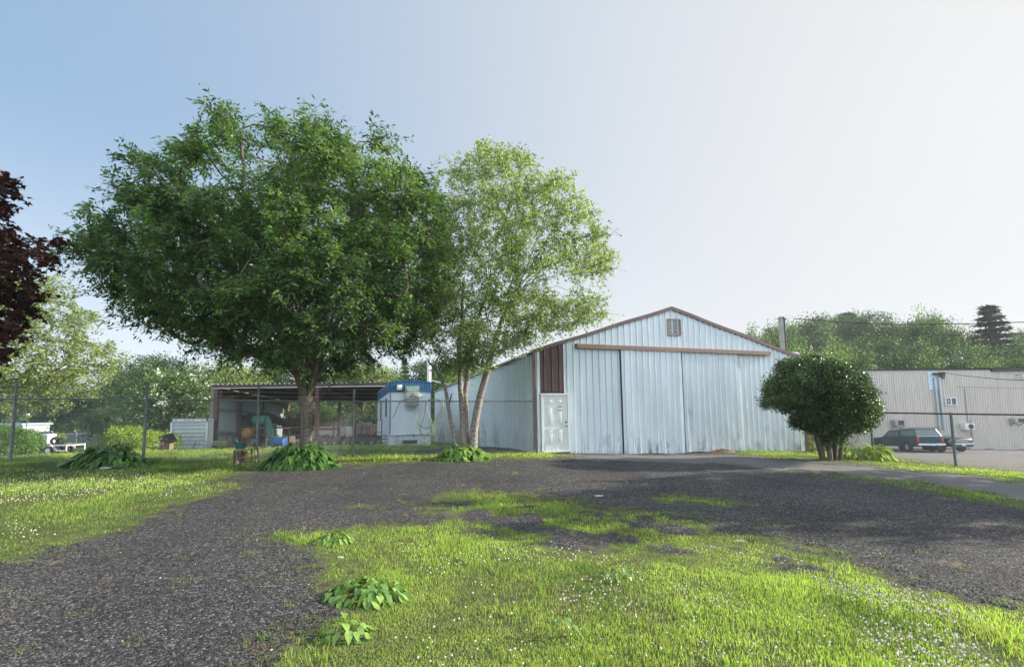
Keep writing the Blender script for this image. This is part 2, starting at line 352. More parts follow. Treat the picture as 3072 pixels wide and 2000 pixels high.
sheet('lawn', 0); sheet('driveway', 1); sheet('gravel_lot', 2)
# ------------------------------------------------------------------ gravel stones, grass, clover
rng = np.random.default_rng(11)
def falloff(n, y0, y1, p=1.0, wide=1.32, extra=1.2):
    if p == 1.0: y = y0*(y1/y0)**rng.random(n)
    else: y = (y0**(1-p)+(y1**(1-p)-y0**(1-p))*rng.random(n))**(1/(1-p))
    x = (rng.random(n)*2-1)*(wide*y+extra)
    return x, y
def chips(name, n, y0, y1, smin, smax, mt, keep):
    x, y = falloff(n, y0, y1, 1.6); c = cover(x, y); k = keep(c, x, y); x, y = x[k], y[k]; n = len(x); z = gz(x, y)+.018
    s = smin+(smax-smin)*rng.random(n)**4
    base = np.array([(1,0,0),(0,1,0),(-1,0,0),(0,-1,0),(0,0,.7),(0,0,-.7)], float)
    P = base[None]*s[:, None, None]*(.6+.8*rng.random((n, 6, 3))); a = rng.random(n)*6.28; ca, sa = np.cos(a)[:, None], np.sin(a)[:, None]
    R_ = np.stack([P[..., 0]*ca-P[..., 1]*sa, P[..., 0]*sa+P[..., 1]*ca, P[..., 2]], -1)+np.stack([x, y, z], -1)[:, None]
    f = np.array([(0,1,4),(1,2,4),(2,3,4),(3,0,4)])
    Fc = (np.arange(n)[:, None, None]*6+f[None]).reshape(-1, 3)
    tint = np.repeat(rng.random(n)[:, None], 6, 0)
    return setp(np_mesh(name, R_.reshape(-1, 3), Fc, mt, attr=np.repeat(tint, 3, 1)), kind='stuff')
M_chip = leafmat('gravel_chips', (.018,.018,.020), (.105,.103,.107), 0.0, .85); M_chip2 = leafmat('pale_chips', (.22,.2,.18), (.5,.49,.48), 0, .8)
setp(chips('gravel', 160000, 2.3, 12, .004, .017, M_chip, lambda c, x, y: (c[0] < .6) & (c[1] < .5)), 'loose black gravel spread over the open lot', 'gravel')
setp(chips('pale_gravel', 6500, 2.3, 17, .004, .014, M_chip2, lambda c, x, y: (c[0] < .7) & (rng.random(len(x)) < .35)), 'scattered pale stone chips lying on the black gravel', 'gravel')
def blades(name, n, y0, y1, hmin, hmax, mt, w0, keepf, p=1.0):
    x, y = falloff(n, y0, y1, p)
    c = cover(x, y); den = c[0]**1.3*np.clip(.70+vn(x, y, .9, 21)*1.1+vn(x, y, .22, 22)*1.0, .08, 1)
    u, v = proj(x, y, gz(x, y))
    k = (rng.random(n) < den) & keepf(x, y); x, y, c = x[k], y[k], c[:, k]; n = len(x); z = gz(x, y)
    patch_ = vn(x, y, 1.1, 31)+vn(x, y, .35, 32)*.6
    h = (hmin+(hmax-hmin)*rng.random(n)**1.5)*np.clip(1+1.2*patch_+.5*vn(x, y, .14, 33), .35, 2)*np.clip(c[0], .35, 1)*(1+.02*np.minimum(y, 18))*np.clip(24/y, .35, 1)
    w = w0*(.7+.6*rng.random(n))*np.maximum(1, y/4.5)**.8
    a = rng.random(n)*6.283; lean = (.15+.75*rng.random(n))*h; la = rng.random(n)*6.283
    dx, dy = np.cos(a)*w/2, np.sin(a)*w/2; lx, ly = np.cos(la)*lean, np.sin(la)*lean
    P = np.empty((n, 5, 3))
    P[:, 0] = np.c_[x-dx, y-dy, z-.01]; P[:, 1] = np.c_[x+dx, y+dy, z-.01]
    P[:, 2] = np.c_[x+dx*.8+lx*.35, y+dy*.8+ly*.35, z+h*.6]; P[:, 3] = np.c_[x-dx*.8+lx*.35, y-dy*.8+ly*.35, z+h*.6]
    P[:, 4] = np.c_[x+lx, y+ly, z+h*(1-.25*(lean/h))]
    o3 = np.arange(n)[:, None]*5
    Fc = np.concatenate([o3+np.array([[0, 1, 2]]), o3+np.array([[0, 2, 3]]), o3+np.array([[3, 2, 4]])])
    tv = np.clip(.5+vn(x, y, .9, 36)*.9+vn(x, y, .28, 37)*.6+vn(x, y, 3.2, 38)*.5+rng.normal(0, .22, n), 0, 1); dry = (rng.random(n) < .06+.16*(vn(x, y, .8, 35) > .2))*(.4+.6*rng.random(n))
    tint = np.repeat(np.c_[tv, dry, dry], 5, 0)
    return setp(np_mesh(name, P.reshape(-1, 3), Fc, mt, attr=tint), kind='stuff')
M_grass = leafmat('grass_blades', (.070,.150,.040), (.41,.56,.115), .47, .5, (1.3,1.35,.8))
_t = M_grass.node_tree; _m0 = [n for n in _t.nodes if n.type == 'MIX' and n.blend_type == 'MIX'][0]; _l = list(_m0.outputs[2].links); _m = N(_t, 'ShaderNodeMix', data_type='RGBA'); _sc = [n for n in _t.nodes if n.type == 'SEPARATE_COLOR'][0]
_to = [l.to_socket for l in _l]; _t.links.new(_m0.outputs[2], _m.inputs[6]); _m.inputs[7].default_value = (.42, .34, .17, 1); _t.links.new(_sc.outputs[1], _m.inputs[0])
for s_ in _to: _t.links.new(_m.outputs[2], s_)
setp(blades('grass', 640000, 2.25, 19, .018, .060, M_grass, .0045, lambda x, y: y < 19, 1.15), 'short bright green grass growing in patches round the gravel', 'grass')
setp(blades('tall_grass', 110000, 13.2, 45, .04, .12, M_grass, .006, lambda x, y: (x < 1.5) | (x > 26), 1.0), 'longer rough grass in the yard behind the chain link fence', 'grass')
# stray tufts on the gravel
tx_, ty_ = falloff(1500, 2.6, 17, 1.1); kc = cover(tx_, ty_); kk = (kc[0] < .5) & (kc[1] < .5) & ((kc[0] > .01) | (rng.random(len(tx_)) < .10)); tx_, ty_ = tx_[kk], ty_[kk]; m_ = 26
x = np.repeat(tx_, m_)+rng.normal(0, .035, len(tx_)*m_)*np.repeat(.5+1.8*rng.random(len(tx_)), m_); y = np.repeat(ty_, m_)+rng.normal(0, .035, len(tx_)*m_); z = gz(x, y)+.015; n = len(x)
h = .02+.06*rng.random(n); w = .005*np.maximum(1, y/5); a = rng.random(n)*6.283; l = h*(.3+.9*rng.random(n)); la = rng.random(n)*6.283; P = np.empty((n, 3, 3)); P[:, 0] = np.c_[x-np.cos(a)*w/2, y-np.sin(a)*w/2, z-.01]; P[:, 1] = np.c_[x+np.cos(a)*w/2, y+np.sin(a)*w/2, z-.01]; P[:, 2] = np.c_[x+np.cos(la)*l, y+np.sin(la)*l, z+h*.8]
setp(np_mesh('grass_tufts', P.reshape(-1, 3), np.arange(n*3).reshape(-1, 3), M_grass, attr=np.repeat(np.c_[rng.random(n)*.6, (rng.random(n) < .15)*.8, np.zeros(n)], 3, 0)), 'small stray grass tufts sprouting from the gravel', 'grass', kind='stuff')
# taller tufts where the lawn meets posts and walls are part of the grass; clover
def clover(regions):
    xs_, ys_ = [], []
    for poly, n in regions:
        p = np.array(poly, float)*1.2913; lo, hi = p.min(0), p.max(0); k = 0
        u = lo[0]+(hi[0]-lo[0])*rng.random(n*3); v = lo[1]+(hi[1]-lo[1])*rng.random(n*3); ok = inpoly(u, v, poly); u, v = u[ok][:n], v[ok][:n]
        # flat-ground intersection, refined once
        d = _F[None]+_R[None]*((u-UC)/FPX)[:, None]+_U[None]*((VC-v)/FPX)[:, None]
        zz = np.zeros(len(u))
        for _ in range(6):
            tt = (zz-EYE)/d[:, 2]; xx, yy = d[:, 0]*tt, d[:, 1]*tt; zz = gz(xx, yy)+.07
        xx = xx+rng.normal(0, .05, len(xx)); yy = yy+rng.normal(0, .08, len(yy))
        keep = vn(xx, yy, .5, 41)+vn(xx, yy, 1.5, 42) > -.25
        xs_.append(xx[keep]); ys_.append(yy[keep])
    return np.concatenate(xs_), np.concatenate(ys_)
cx, cy = clover([([(-100,1095),(150,1085),(330,1095),(520,1100),(500,1125),(330,1135),(130,1160),(-100,1180)], 950), ([(380,1140),(500,1125),(480,1145),(300,1165)], 60),
    ([(1100,1255),(1320,1262),(1500,1310),(1330,1300),(1150,1280)], 90), ([(1040,1290),(1320,1290),(1560,1350),(1750,1410),(1500,1430),(1150,1380),(980,1330)], 300), ([(940,1265),(1010,1270),(1000,1290),(950,1285)], 14),
    ([(1600,1265),(1760,1275),(1900,1300),(1880,1320),(1700,1300)], 60), ([(1880,1345),(2080,1360),(2280,1400),(2330,1450),(2150,1430),(1950,1385)], 330), ([(2050,1440),(2230,1470),(2300,1549),(2100,1549),(2020,1500)], 200), ([(900,1400),(1300,1420),(2200,1440),(2379,1560),(900,1560)], 170), ([(0,1210),(120,1215),(100,1250),(0,1255)], 30)])
n = len(cx); cz = gz(cx, cy)+.055+.05*rng.random(n); cz = np.where(cy > 6, cz-.0, cz)
dirs = np.array([(0,0,1),(.85,0,.4),(.26,.8,.4),(-.69,.5,.4),(-.69,-.5,.4),(.26,-.8,.4),(.6,.5,-.5),(-.6,.5,-.5),(0,-.75,-.5)], float)
fcs = np.array([(0,1,2),(0,2,3),(0,3,4),(0,4,5),(0,5,1),(1,6,2),(2,6,7),(2,7,3),(3,7,4),(4,7,8),(4,8,5),(5,8,1),(1,8,6)])
r = (.0065+.005*rng.random(n))*np.maximum(1, cy/12)*.9
P = dirs[None]*r[:, None, None]+np.stack([cx, cy, cz], -1)[:, None]
tn = np.repeat(rng.random(n)[:, None], 9, 0)
setp(np_mesh('clover_flowers', P.reshape(-1, 3), (np.arange(n)[:, None, None]*9+fcs[None]).reshape(-1, 3), leafmat('clover_bloom', (.50,.44,.34), (.80,.78,.72), .15, .8, (1, 1, 1)), attr=np.repeat(tn, 3, 1)), 'white clover blossoms scattered through the grass', 'clover', kind='stuff')
# brown needles on the gravel
x, y = falloff(16000, 2.3, 17, 1.0); c = cover(x, y); k = (c[0] < .5) & (vn(x, y, 1.4, 51)+.04*np.clip(y-7, 0, 5) > .06); x, y = x[k], y[k]; n = len(x); z = gz(x, y)+.034
a = rng.normal(.5, .9, n); L = (.03+.07*rng.random(n)); w = .0011+.0012*y/5
P = np.stack([np.c_[x, y, z], np.c_[x+np.cos(a)*L, y+np.sin(a)*L, z+.004], np.c_[x+np.cos(a)*L-np.sin(a)*w, y+np.sin(a)*L+np.cos(a)*w, z+.004], np.c_[x-np.sin(a)*w, y+np.cos(a)*w, z]], 1)
setp(np_mesh('pine_needles', P.reshape(-1, 3), np.arange(n*4).reshape(-1, 4), leafmat('dry_needles', (.20,.10,.05), (.42,.28,.15), 0, .9), attr=np.repeat(np.repeat(rng.random(n)[:, None], 4, 0), 3, 1)), 'dry brown needles and straw lying on the gravel', 'needles', kind='stuff')
# ------------------------------------------------------------------ metal panel materials
def panelmat(name, c, dirt=(.20,.19,.165), dz=.4, rough=.42, amt=.75):
    mt = mat(name, c, rough, .15, .08, 2.2, 0, .45, stretch=(1.0, 1.0, .15)); t = mt.node_tree; b = t.nodes['Principled BSDF']
    src = b.inputs['Base Color'].links[0].from_socket; tc = [n for n in t.nodes if n.type == 'TEX_COORD'][0]
    sx = N(t, 'ShaderNodeSeparateXYZ'); t.links.new(tc.outputs['Object'], sx.inputs[0])
    mr = N(t, 'ShaderNodeMapRange'); mr.inputs['From Min'].default_value = dz+.5; mr.inputs['From Max'].default_value = -.1; t.links.new(sx.outputs['Z'], mr.inputs[0])
    mp = N(t, 'ShaderNodeMapping'); mp.inputs['Scale'].default_value = (3, 3, .8); t.links.new(tc.outputs['Object'], mp.inputs[0])
    no = N(t, 'ShaderNodeTexNoise'); no.inputs['Scale'].default_value = 1.5; no.inputs['Detail'].default_value = 8; no.inputs['Roughness'].default_value = .7; t.links.new(mp.outputs[0], no.inputs['Vector'])
    r = N(t, 'ShaderNodeMapRange'); r.inputs['From Min'].default_value = .5; r.inputs['From Max'].default_value = .75; t.links.new(no.outputs['Fac'], r.inputs[0])
    m_ = N(t, 'ShaderNodeMath', operation='MULTIPLY'); t.links.new(mr.outputs[0], m_.inputs[0]); t.links.new(r.outputs[0], m_.inputs[1])
    m2 = N(t, 'ShaderNodeMath', operation='MULTIPLY_ADD'); t.links.new(r.outputs[0], m2.inputs[0]); m2.inputs[1].default_value = .10; t.links.new(m_.outputs[0], m2.inputs[2])
    m3 = N(t, 'ShaderNodeMath', operation='MULTIPLY'); m3.inputs[1].default_value = amt*1.6; m3.use_clamp = True; t.links.new(m2.outputs[0], m3.inputs[0])
    mx = N(t, 'ShaderNodeMix', data_type='RGBA'); t.links.new(m3.outputs[0], mx.inputs[0]); t.links.new(src, mx.inputs[6]); mx.inputs[7].default_value = (*dirt, 1); t.links.new(mx.outputs[2], b.inputs['Base Color'])
    # scattered screw-line dents
    n2 = N(t, 'ShaderNodeTexNoise'); n2.inputs['Scale'].default_value = 2.4; n2.inputs['Detail'].default_value = 2; t.links.new(tc.outputs['Object'], n2.inputs['Vector'])
    bp = N(t, 'ShaderNodeBump'); bp.inputs['Strength'].default_value = .5; bp.inputs['Distance'].default_value = .035; t.links.new(n2.outputs['Fac'], bp.inputs['Height']); t.links.new(bp.outputs[0], b.inputs['Normal'])
    return mt
P_barn = panelmat('pale_blue_steel', (.66,.73,.77)); P_side = panelmat('pale_green_grey_steel', (.62,.71,.745)); P_brown = panelmat('brown_steel', (.115,.07,.06), (.2,.12,.09), .2, .5)
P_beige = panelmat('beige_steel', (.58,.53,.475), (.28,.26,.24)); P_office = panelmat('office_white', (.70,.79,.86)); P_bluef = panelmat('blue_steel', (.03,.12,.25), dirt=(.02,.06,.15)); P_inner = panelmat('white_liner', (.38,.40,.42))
M_trim = mat('brown_trim', (.13,.085,.08), .5, 0, .2, 3); M_track = mat('tan_track_cover', (.27,.17,.13), .55, 0, .2, 5, stretch=(.2, 1, 1))
def ribs(x0, x1, zb, zt, sp, rib=.045, y=0.0, wr=.055, minor=False, phase=0.0, jitter=0, seed=0, nz=1, lap=None):
    "ribbed sheet facing -y between x0 and x1; zb/zt give the bottom and top at x"
    mb = MB(); pr = [(x0, 0)]; k = x0+sp*.5+phase; rg = random.Random(seed)
    while k < x1-wr:
        pr += [(k-wr*.8, 0), (k-wr*.4, -rib), (k+wr*.4, -rib), (k+wr*.8, 0)]
        if minor:
            for f in (.36, .66):
                c = k+sp*f
                if c+.02 < min(x1, k+sp-wr): pr += [(c-.016, 0), (c-.005, -.005), (c+.005, -.005), (c+.016, 0)]
        k += sp
    pr.append((x1, 0)); Vv = []; Ff = []; nc = len(pr)
    for j in range(nz+1):
        f = j/nz
        for i, (a, d) in enumerate(pr):
            b_, t_ = zb(a), zt(a); z = b_+(t_-b_)*f; yy = y+d
            if jitter: yy -= jitter*max(0, 1-f*nz/2.5)*(math.sin(a*5.1+seed)*.5+math.sin(a*17.3)*.35+.3)*(1 if j < 3 else 0)+.004*math.sin(a*3+z*2.3+seed)
            Vv.append((a, yy, z))
    for j in range(nz):
        for i in range(nc-1): o_ = j*nc+i; Ff.append((o_, o_+1, o_+nc+1, o_+nc))
    mb.add(Vv, Ff); return mb
# ------------------------------------------------------------------ the metal barn
HA = math.atan2(.2634, .9647); ca, sa = math.cos(HA), math.sin(HA); H0 = np.array([.77, 16.4])
hz = gz(*H0)
def hx(u):   # position along the front for a picture column
    k = (u-UC)/FPX; return (k*H0[1]-H0[0])/(ca-k*sa)
def hdepth(x, y=0): return H0[1]+sa*x+ca*y
def hzz(u, v, y=0): return px(u, v, hdepth(hx(u), y))[2]-hz
def hground(x, y=0): return gz(H0[0]+ca*x-sa*y, H0[1]+sa*x+ca*y)-hz
barn = thing('metal_barn', 'pale blue ribbed steel barn with sliding doors, gable vent and brown trim', 'barn', (H0[0], H0[1], hz), HA)
WB = hx(2403); xr = hx(2021); zr = hzz(2021, 927); zl = hzz(1601, 1056); zrt = hzz(2400, 1074)
LB = 36.0
def roofz(x): return zl+(zr-zl)*x/xr if x < xr else zr+(zrt-zr)*(x-xr)/(WB-xr)
gb = lambda x: hground(x)-.12
x_br0, x_br1 = hx(1620), hx(1692); z_track = lambda x: hzz(1728, 1040)+(hzz(2306, 1062)-hzz(1728, 1040))*(x-hx(1728))/(hx(2306)-hx(1728)); xd0, xdm, xd1 = hx(1862), hx(2042), hx(2212)
z_door = hzz(1660, 1178)
# front wall: left sliver, brown panel, wall with doors
mid_lap = lambda x: z_track(x)+.10
MB_ = ribs(0.03, x_br0, gb, roofz, .26); MB_.build('front_wall', P_barn, barn)
q = ribs(x_br1, WB, mid_lap, roofz, .262, y=-.006, phase=.05); q.build('gable_wall', P_barn, barn)
q = ribs(x_br1, xd0+.3, gb, lambda x: mid_lap(x)+.04, .262, nz=9, jitter=.02, seed=3); q.build('front_wall', P_barn, barn)
q = ribs(xd1-.25, WB, gb, lambda x: mid_lap(x)+.04, .262, nz=9, jitter=.015, seed=4); q.build('front_wall', P_barn, barn)
q = ribs(x_br0, x_br1, lambda x: z_door+.03, roofz, .29, y=-.012, phase=.02); q.build('brown_panel', P_brown, barn)
# sliding doors
for k, (a_, b_, dp) in enumerate([(xd0, xdm-.04, .12), (xdm+.06, xd1, .085)]):
    d = thing('sliding_door', None, None, (0, 0, 0)); d.parent = barn
    q = ribs(a_, b_, lambda x: hground(x)+.03+.02*math.sin(x*3.1), lambda x: z_track(x)-.02, .262, y=-dp, nz=12, jitter=.028, seed=7+k); q.build('door_panel', P_barn, d)
    s_ = MB(); s_.box((a_-.02 if k == 0 else a_-.05, -dp+.03, (hground(a_)+z_track(a_))/2), (.03 if k == 0 else .07, .05, z_track(a_)-hground(a_)-.08)); s_.build('door_gap_strip', M_black, d)  # black strip set in the narrow gap at the door's left edge
    for x in (a_, b_): e = MB(); e.box((x, -dp+.02, (hground(x)+z_track(x))/2), (.03, .06, z_track(x)-hground(x)-.06)); e.build('door_edge', P_barn, d)
q = MB(); q.box(((xd0+xd1)/2, .12, 1.35), (xd1-xd0-.7, .05, 2.9)); q.build('door_opening', M_black, barn)
q = MB(); tx0, tx1 = hx(1728), hx(2307)
q.add([(tx0, -.02, z_track(tx0)+.12), (tx1, -.02, z_track(tx1)+.12), (tx1, -.20, z_track(tx1)+.09), (tx0, -.20, z_track(tx0)+.09), (tx0, -.20, z_track(tx0)-.06), (tx1, -.20, z_track(tx1)-.06), (tx1, -.02, z_track(tx1)-.06), (tx0, -.02, z_track(tx0)-.06)], [(0,1,2,3),(3,2,5,4),(4,5,6,7),(0,3,4,7),(1,6,5,2),(0,7,6,1)])
q.build('door_track', M_track, barn)
# rake trim, corner trim
q = MB()
for (x0, x1) in ((-.08, xr), (xr, WB+.12)):
    n_ = 24
    for i in range(n_):
        a_, b_ = x0+(x1-x0)*i/n_, x0+(x1-x0)*(i+1)/n_; sag = lambda x: .012*math.sin(x*2.2)
        q.bar((a_, -.04, roofz(a_)+.03+sag(a_)), (b_, -.04, roofz(b_)+.03+sag(b_)), .10, .13)
q.build('rake_trim', M_trim, barn)
q = MB(); q.box((.02, -.02, (zl+hground(0))/2-.05), (.11, .06, zl-hground(0)+.1)); q.build('corner_trim', M_trim, barn)
q = MB(); q.box((WB+.02, .0, (zrt+hground(WB))/2-.05), (.10, .08, zrt-hground(WB)+.2)); q.build('corner_trim', P_barn, barn); q = MB(); q.box((x_br1, -.025, (roofz(x_br1)+z_door)/2), (.05, .03, roofz(x_br1)-z_door)); q.build('panel_edge', P_barn, barn)
# side wall and roof
zb_s = lambda y: hground(0, y)-.15
side = ribs(0, LB, lambda y: hground(0, LB-y)-.15, lambda y: zl-.04, .30, rib=.03, wr=.06, minor=False)
side.v = [(yy, LB-x, z) for x, yy, z in side.v]; side.build('side_wall', P_side, barn)
q = ribs(0, LB, lambda y: hground(WB, y)-.6, lambda y: zrt-.04, .6, minor=False); q.v = [(WB-yy, x, z) for x, yy, z in q.v]; q.build('side_wall', P_side, barn)
q = MB(); 
for (xa, za, xb, zb2) in ((-.14, zl-.02, xr, zr+.06), (xr, zr+.06, WB+.16, zrt-.02)):
    q.add([(xa, -.06, za+.02), (xb, -.06, zb2+.02), (xb, LB, zb2+.02), (xa, LB, za+.02), (xa, -.06, za-.03), (xb, -.06, zb2-.03), (xb, LB, zb2-.03), (xa, LB, za-.03)], [(0,1,2,3),(4,7,6,5),(0,4,5,1),(1,5,6,2),(2,6,7,3),(3,7,4,0)])
k = .4
while k < LB: q.box((-.14, k, zl+.02), (.03, .07, .05)); k += .3
q.build('roof', M_galv, barn)
q = MB(); q.box((WB/2, LB, zl/2-1), (WB, .05, zl+2)); q.build('back_wall', P_side, barn)
# gable vent
vx0, vx1, vz0, vz1 = hx(2007), hx(2046), hzz(2007, 1004), hzz(2007, 958); vn_ = thing('louvre_vent', None, None); vn_.parent = barn
q = MB(); q.box(((vx0+vx1)/2, -.03, (vz0+vz1)/2), (vx1-vx0, .02, vz1-vz0)); q.build('vent_back', M_dark, vn_)
q = MB(); w_ = .035
for a_, b_ in (((vx0, vz0), (vx1, vz0)), ((vx0, vz1), (vx1, vz1)), ((vx0, vz0), (vx0, vz1)), ((vx1, vz0), (vx1, vz1))): q.bar((a_[0], -.06, a_[1]), (b_[0], -.06, b_[1]), w_, .05)
q.build('vent_frame', M_track, vn_); q = MB(); n_ = 11
for i in range(n_): z = vz0+(vz1-vz0)*(i+.5)/n_; M = Matrix.Rotation(math.radians(-38), 3, 'X'); q.box(((vx0+vx1)/2, -.055, z), (vx1-vx0-.04, .045, .006), M=M)
q.build('louvres', P_barn, vn_)
# entrance door
ex0, ex1 = hx(1625), hx(1698); ez0, ez1 = hzz(1660, 1352), hzz(1660, 1186)
P_doorm = panelmat('door_white', (.66,.70,.68), (.25,.25,.22), .1)
d = thing('entrance_door', None, None); d.parent = barn
q = MB(); q.box(((ex0+ex1)/2, -.035, (ez0+ez1)/2), (ex1-ex0, .03, ez1-ez0)); q.build('door_leaf', P_doorm, d)
W_, H_ = ex1-ex0, ez1-ez0
fr = MB(); pn = MB()
for cxn in (.30, .69):
    for (z0, z1) in ((.13, .40), (.48, .79), (.85, .94)):
        a_, b_, c_, e_ = ex0+W_*(cxn-.125), ex0+W_*(cxn+.125), ez0+H_*z0, ez0+H_*z1
        for p0, p1 in (((a_, c_), (b_, c_)), ((a_, e_), (b_, e_)), ((a_, c_), (a_, e_)), ((b_, c_), (b_, e_))): fr.bar((p0[0], -.053, p0[1]), (p1[0], -.053, p1[1]), .018, .010)
        pn.box(((a_+b_)/2, -.054, (c_+e_)/2), (b_-a_-.07, .008, e_-c_-.07))
fr.build('panel_moulding', P_doorm, d); pn.build('raised_panel', P_doorm, d, bevel=.003)
q = MB(); q.cyl((ex1-.06, -.05, ez0+H_*.445), (ex1-.06, -.11, ez0+H_*.445), .028, 12); q.cyl((ex1-.06, -.10, ez0+H_*.445), (ex1-.06, -.13, ez0+H_*.445), .036, 12, .028); q.build('door_knob', M_galv, d)
q = MB(); q.cyl((ex1-.065, -.05, ez0+H_*.515), (ex1-.065, -.075, ez0+H_*.515), .03, 12); q.build('deadbolt', M_dark, d)
for zf, hh, n1 in ((.80, .075, 'NO SOLICITING'), (.735, .08, 'NOTICE')):
    s = MB(); s.box((ex0+W_*.69, -.062, ez0+H_*zf), (.20, .004, hh)); so_ = s.build('door_notice', M_white, d)
    text(n1, .024 if len(n1) > 8 else .036, M_dark if len(n1) > 8 else M_red, d, (ex0+W_*.69, -.068, ez0+H_*zf+.008))
    q = MB()
    for j in range(2): q.box((ex0+W_*.69, -.066, ez0+H_*zf-.012-.014*j), (.15, .002, .006))
    q.build('print_lines', M_dark, d)
q = MB()
for x in (ex0-.035, ex1+.035): q.box((x, -.05, (ez0+ez1)/2), (.06, .05, H_+.02))
q.box(((ex0+ex1)/2, -.052, ez1+.045), (W_+.19, .06, .07)); q.build('door_frame', M_white, d)
q = MB(); q.box(((ex0+ex1)/2, -.06, ez0-.02), (W_+.02, .12, .03)); q.build('threshold', M_white, d); q = MB(); q.box(((ex0+ex1)/2, -.02, ez0-.15), (W_+.14, .06, .24)); q.build('sill_board', M_brown, d)
# notice on the right sliding door
nx0, nz0 = hx(2060), hzz(2060, 1234, -.12)
sg = thing('notice', None, None); sg.parent = barn
s = MB(); s.box((nx0, -.125, nz0), (.19, .005, .18)); s.build('plate', M_white, sg); s = MB()
for a_, b_ in (((-1, -1), (1, -1)), ((-1, 1), (1, 1)), ((-1, -1), (-1, 1)), ((1, -1), (1, 1))): s.bar((nx0+a_[0]*.09, -.130, nz0+a_[1]*.085), (nx0+b_[0]*.09, -.130, nz0+b_[1]*.085), .006, .004)
s.build('border', M_brown, sg); text('NOTICE', .035, M_dark, sg, (nx0-.02, -.131, nz0+.03)); s = MB(); 
for j in range(3): s.box((nx0+.01*j, -.130, nz0-.005-.025*j), (.12, .003, .007))
s.build('print_lines', M_dark, sg)
# flood light under left eave
q = MB(); q.cyl((-.1, .4, zl-.1), (-.55, 1.0, zl-.16), .045, 8); q.build('eave_lamp', M_white, barn)
# ------------------------------------------------------------------ dirt heaps, corner post
def heap(name, label, u, v, wx, wy, h, mt, seed):
    p = G(u, v); rg = np.random.default_rng(seed); t = thing(name, label, 'dirt heap', tuple(p)); n = 22; Vv = []; Ff = []
    for j in range(9):
        r = j/8
        for i in range(n): a = i*6.283/n; zz = h*(1-r**1.6)+rg.normal(0, .012); xx, yy = wx*r*math.cos(a)*(1+rg.normal(0, .05)), wy*r*math.sin(a)*(1+rg.normal(0, .05)); Vv.append((xx, yy, zz+gz(p[0]+xx, p[1]+yy)-p[2]-(.03 if j == 8 else 0)))
    for j in range(8):
        for i in range(n): Ff.append((j*n+i, j*n+(i+1) % n, (j+1)*n+(i+1) % n, (j+1)*n+i))
    q = MB(); q.add(Vv, Ff); q.build('soil', mt, t, smooth=True); return t
M_soil = mat('red_brown_soil', (.25,.14,.09), .95, 0, .4, 14, .8)
heap('dirt_heap', 'low reddish dirt heap against the foot of the right sliding door', 2165, 1357, .62, .22, .13, M_soil, 1); heap('dirt_heap', 'reddish dirt heap on the grass left of the glossy shrub', 2380, 1350, .75, .5, .17, M_soil, 2)
q = MB(); c = at(2421, 18.6); tp = thing('wooden_post', 'brown wooden post at the right corner of the barn', 'post', c); q.box((0, 0, 1.2), (.14, .14, 2.9)); q.build('timber', M_wood, tp)
q = MB(); q.cyl((.17, 0, -.3), (.17, 0, 2.6), .03, 8); q.build('conduit', M_dark, tp)
# ------------------------------------------------------------------ chain link fences
def mesh_span(a, b_, za, zb2, ta, tb, d=.078, r=.0024):
    "two families of straight diagonal wires between two posts"
    L = math.hypot(b_[0]-a[0], b_[1]-a[1]); ux, uy = (b_[0]-a[0])/L, (b_[1]-a[1])/L; H = ((ta-za)+(tb-zb2))/2; Vv = []; Ff = []
    rg = np.random.default_rng(int(abs(a[0])*100))
    for fam in (1, -1):
        c = -H if fam == 1 else 0.0
        c0 = math.ceil(c/d)*d; c1 = L if fam == 1 else L+H
        k = c0
        while k < c1:
            # x = k + fam*h, clip to the panel
            h0, h1 = 0.0, H
            if fam == 1: h0 = max(h0, -k); h1 = min(h1, L-k)
            else: h0 = max(h0, k-L); h1 = min(h1, k)
            if h1-h0 > .01:
                pts = []
                for h in np.linspace(h0, h1, 5):
                    s = k+fam*h; f = s/L; zz = (za+(zb2-za)*f)+h*((ta+(tb-ta)*f)-(za+(zb2-za)*f))/H; bul = .018*math.sin(f*9+h*2.3)
                    pts.append((a[0]+ux*s-uy*(bul+fam*.0018), a[1]+uy*s+ux*(bul+fam*.0018), zz))
                b0 = len(Vv)
                for (x, y, z) in pts: Vv += [(x-ux*r, y-uy*r, z), (x+uy*r, y-ux*r, z+r*fam*.3), (x+ux*r, y+uy*r, z)]
                for i in range(4):
                    for j in range(3): Ff.append((b0+i*3+j, b0+i*3+(j+1) % 3, b0+i*3+3+(j+1) % 3, b0+i*3+3+j))
            k += d
    return Vv, Ff
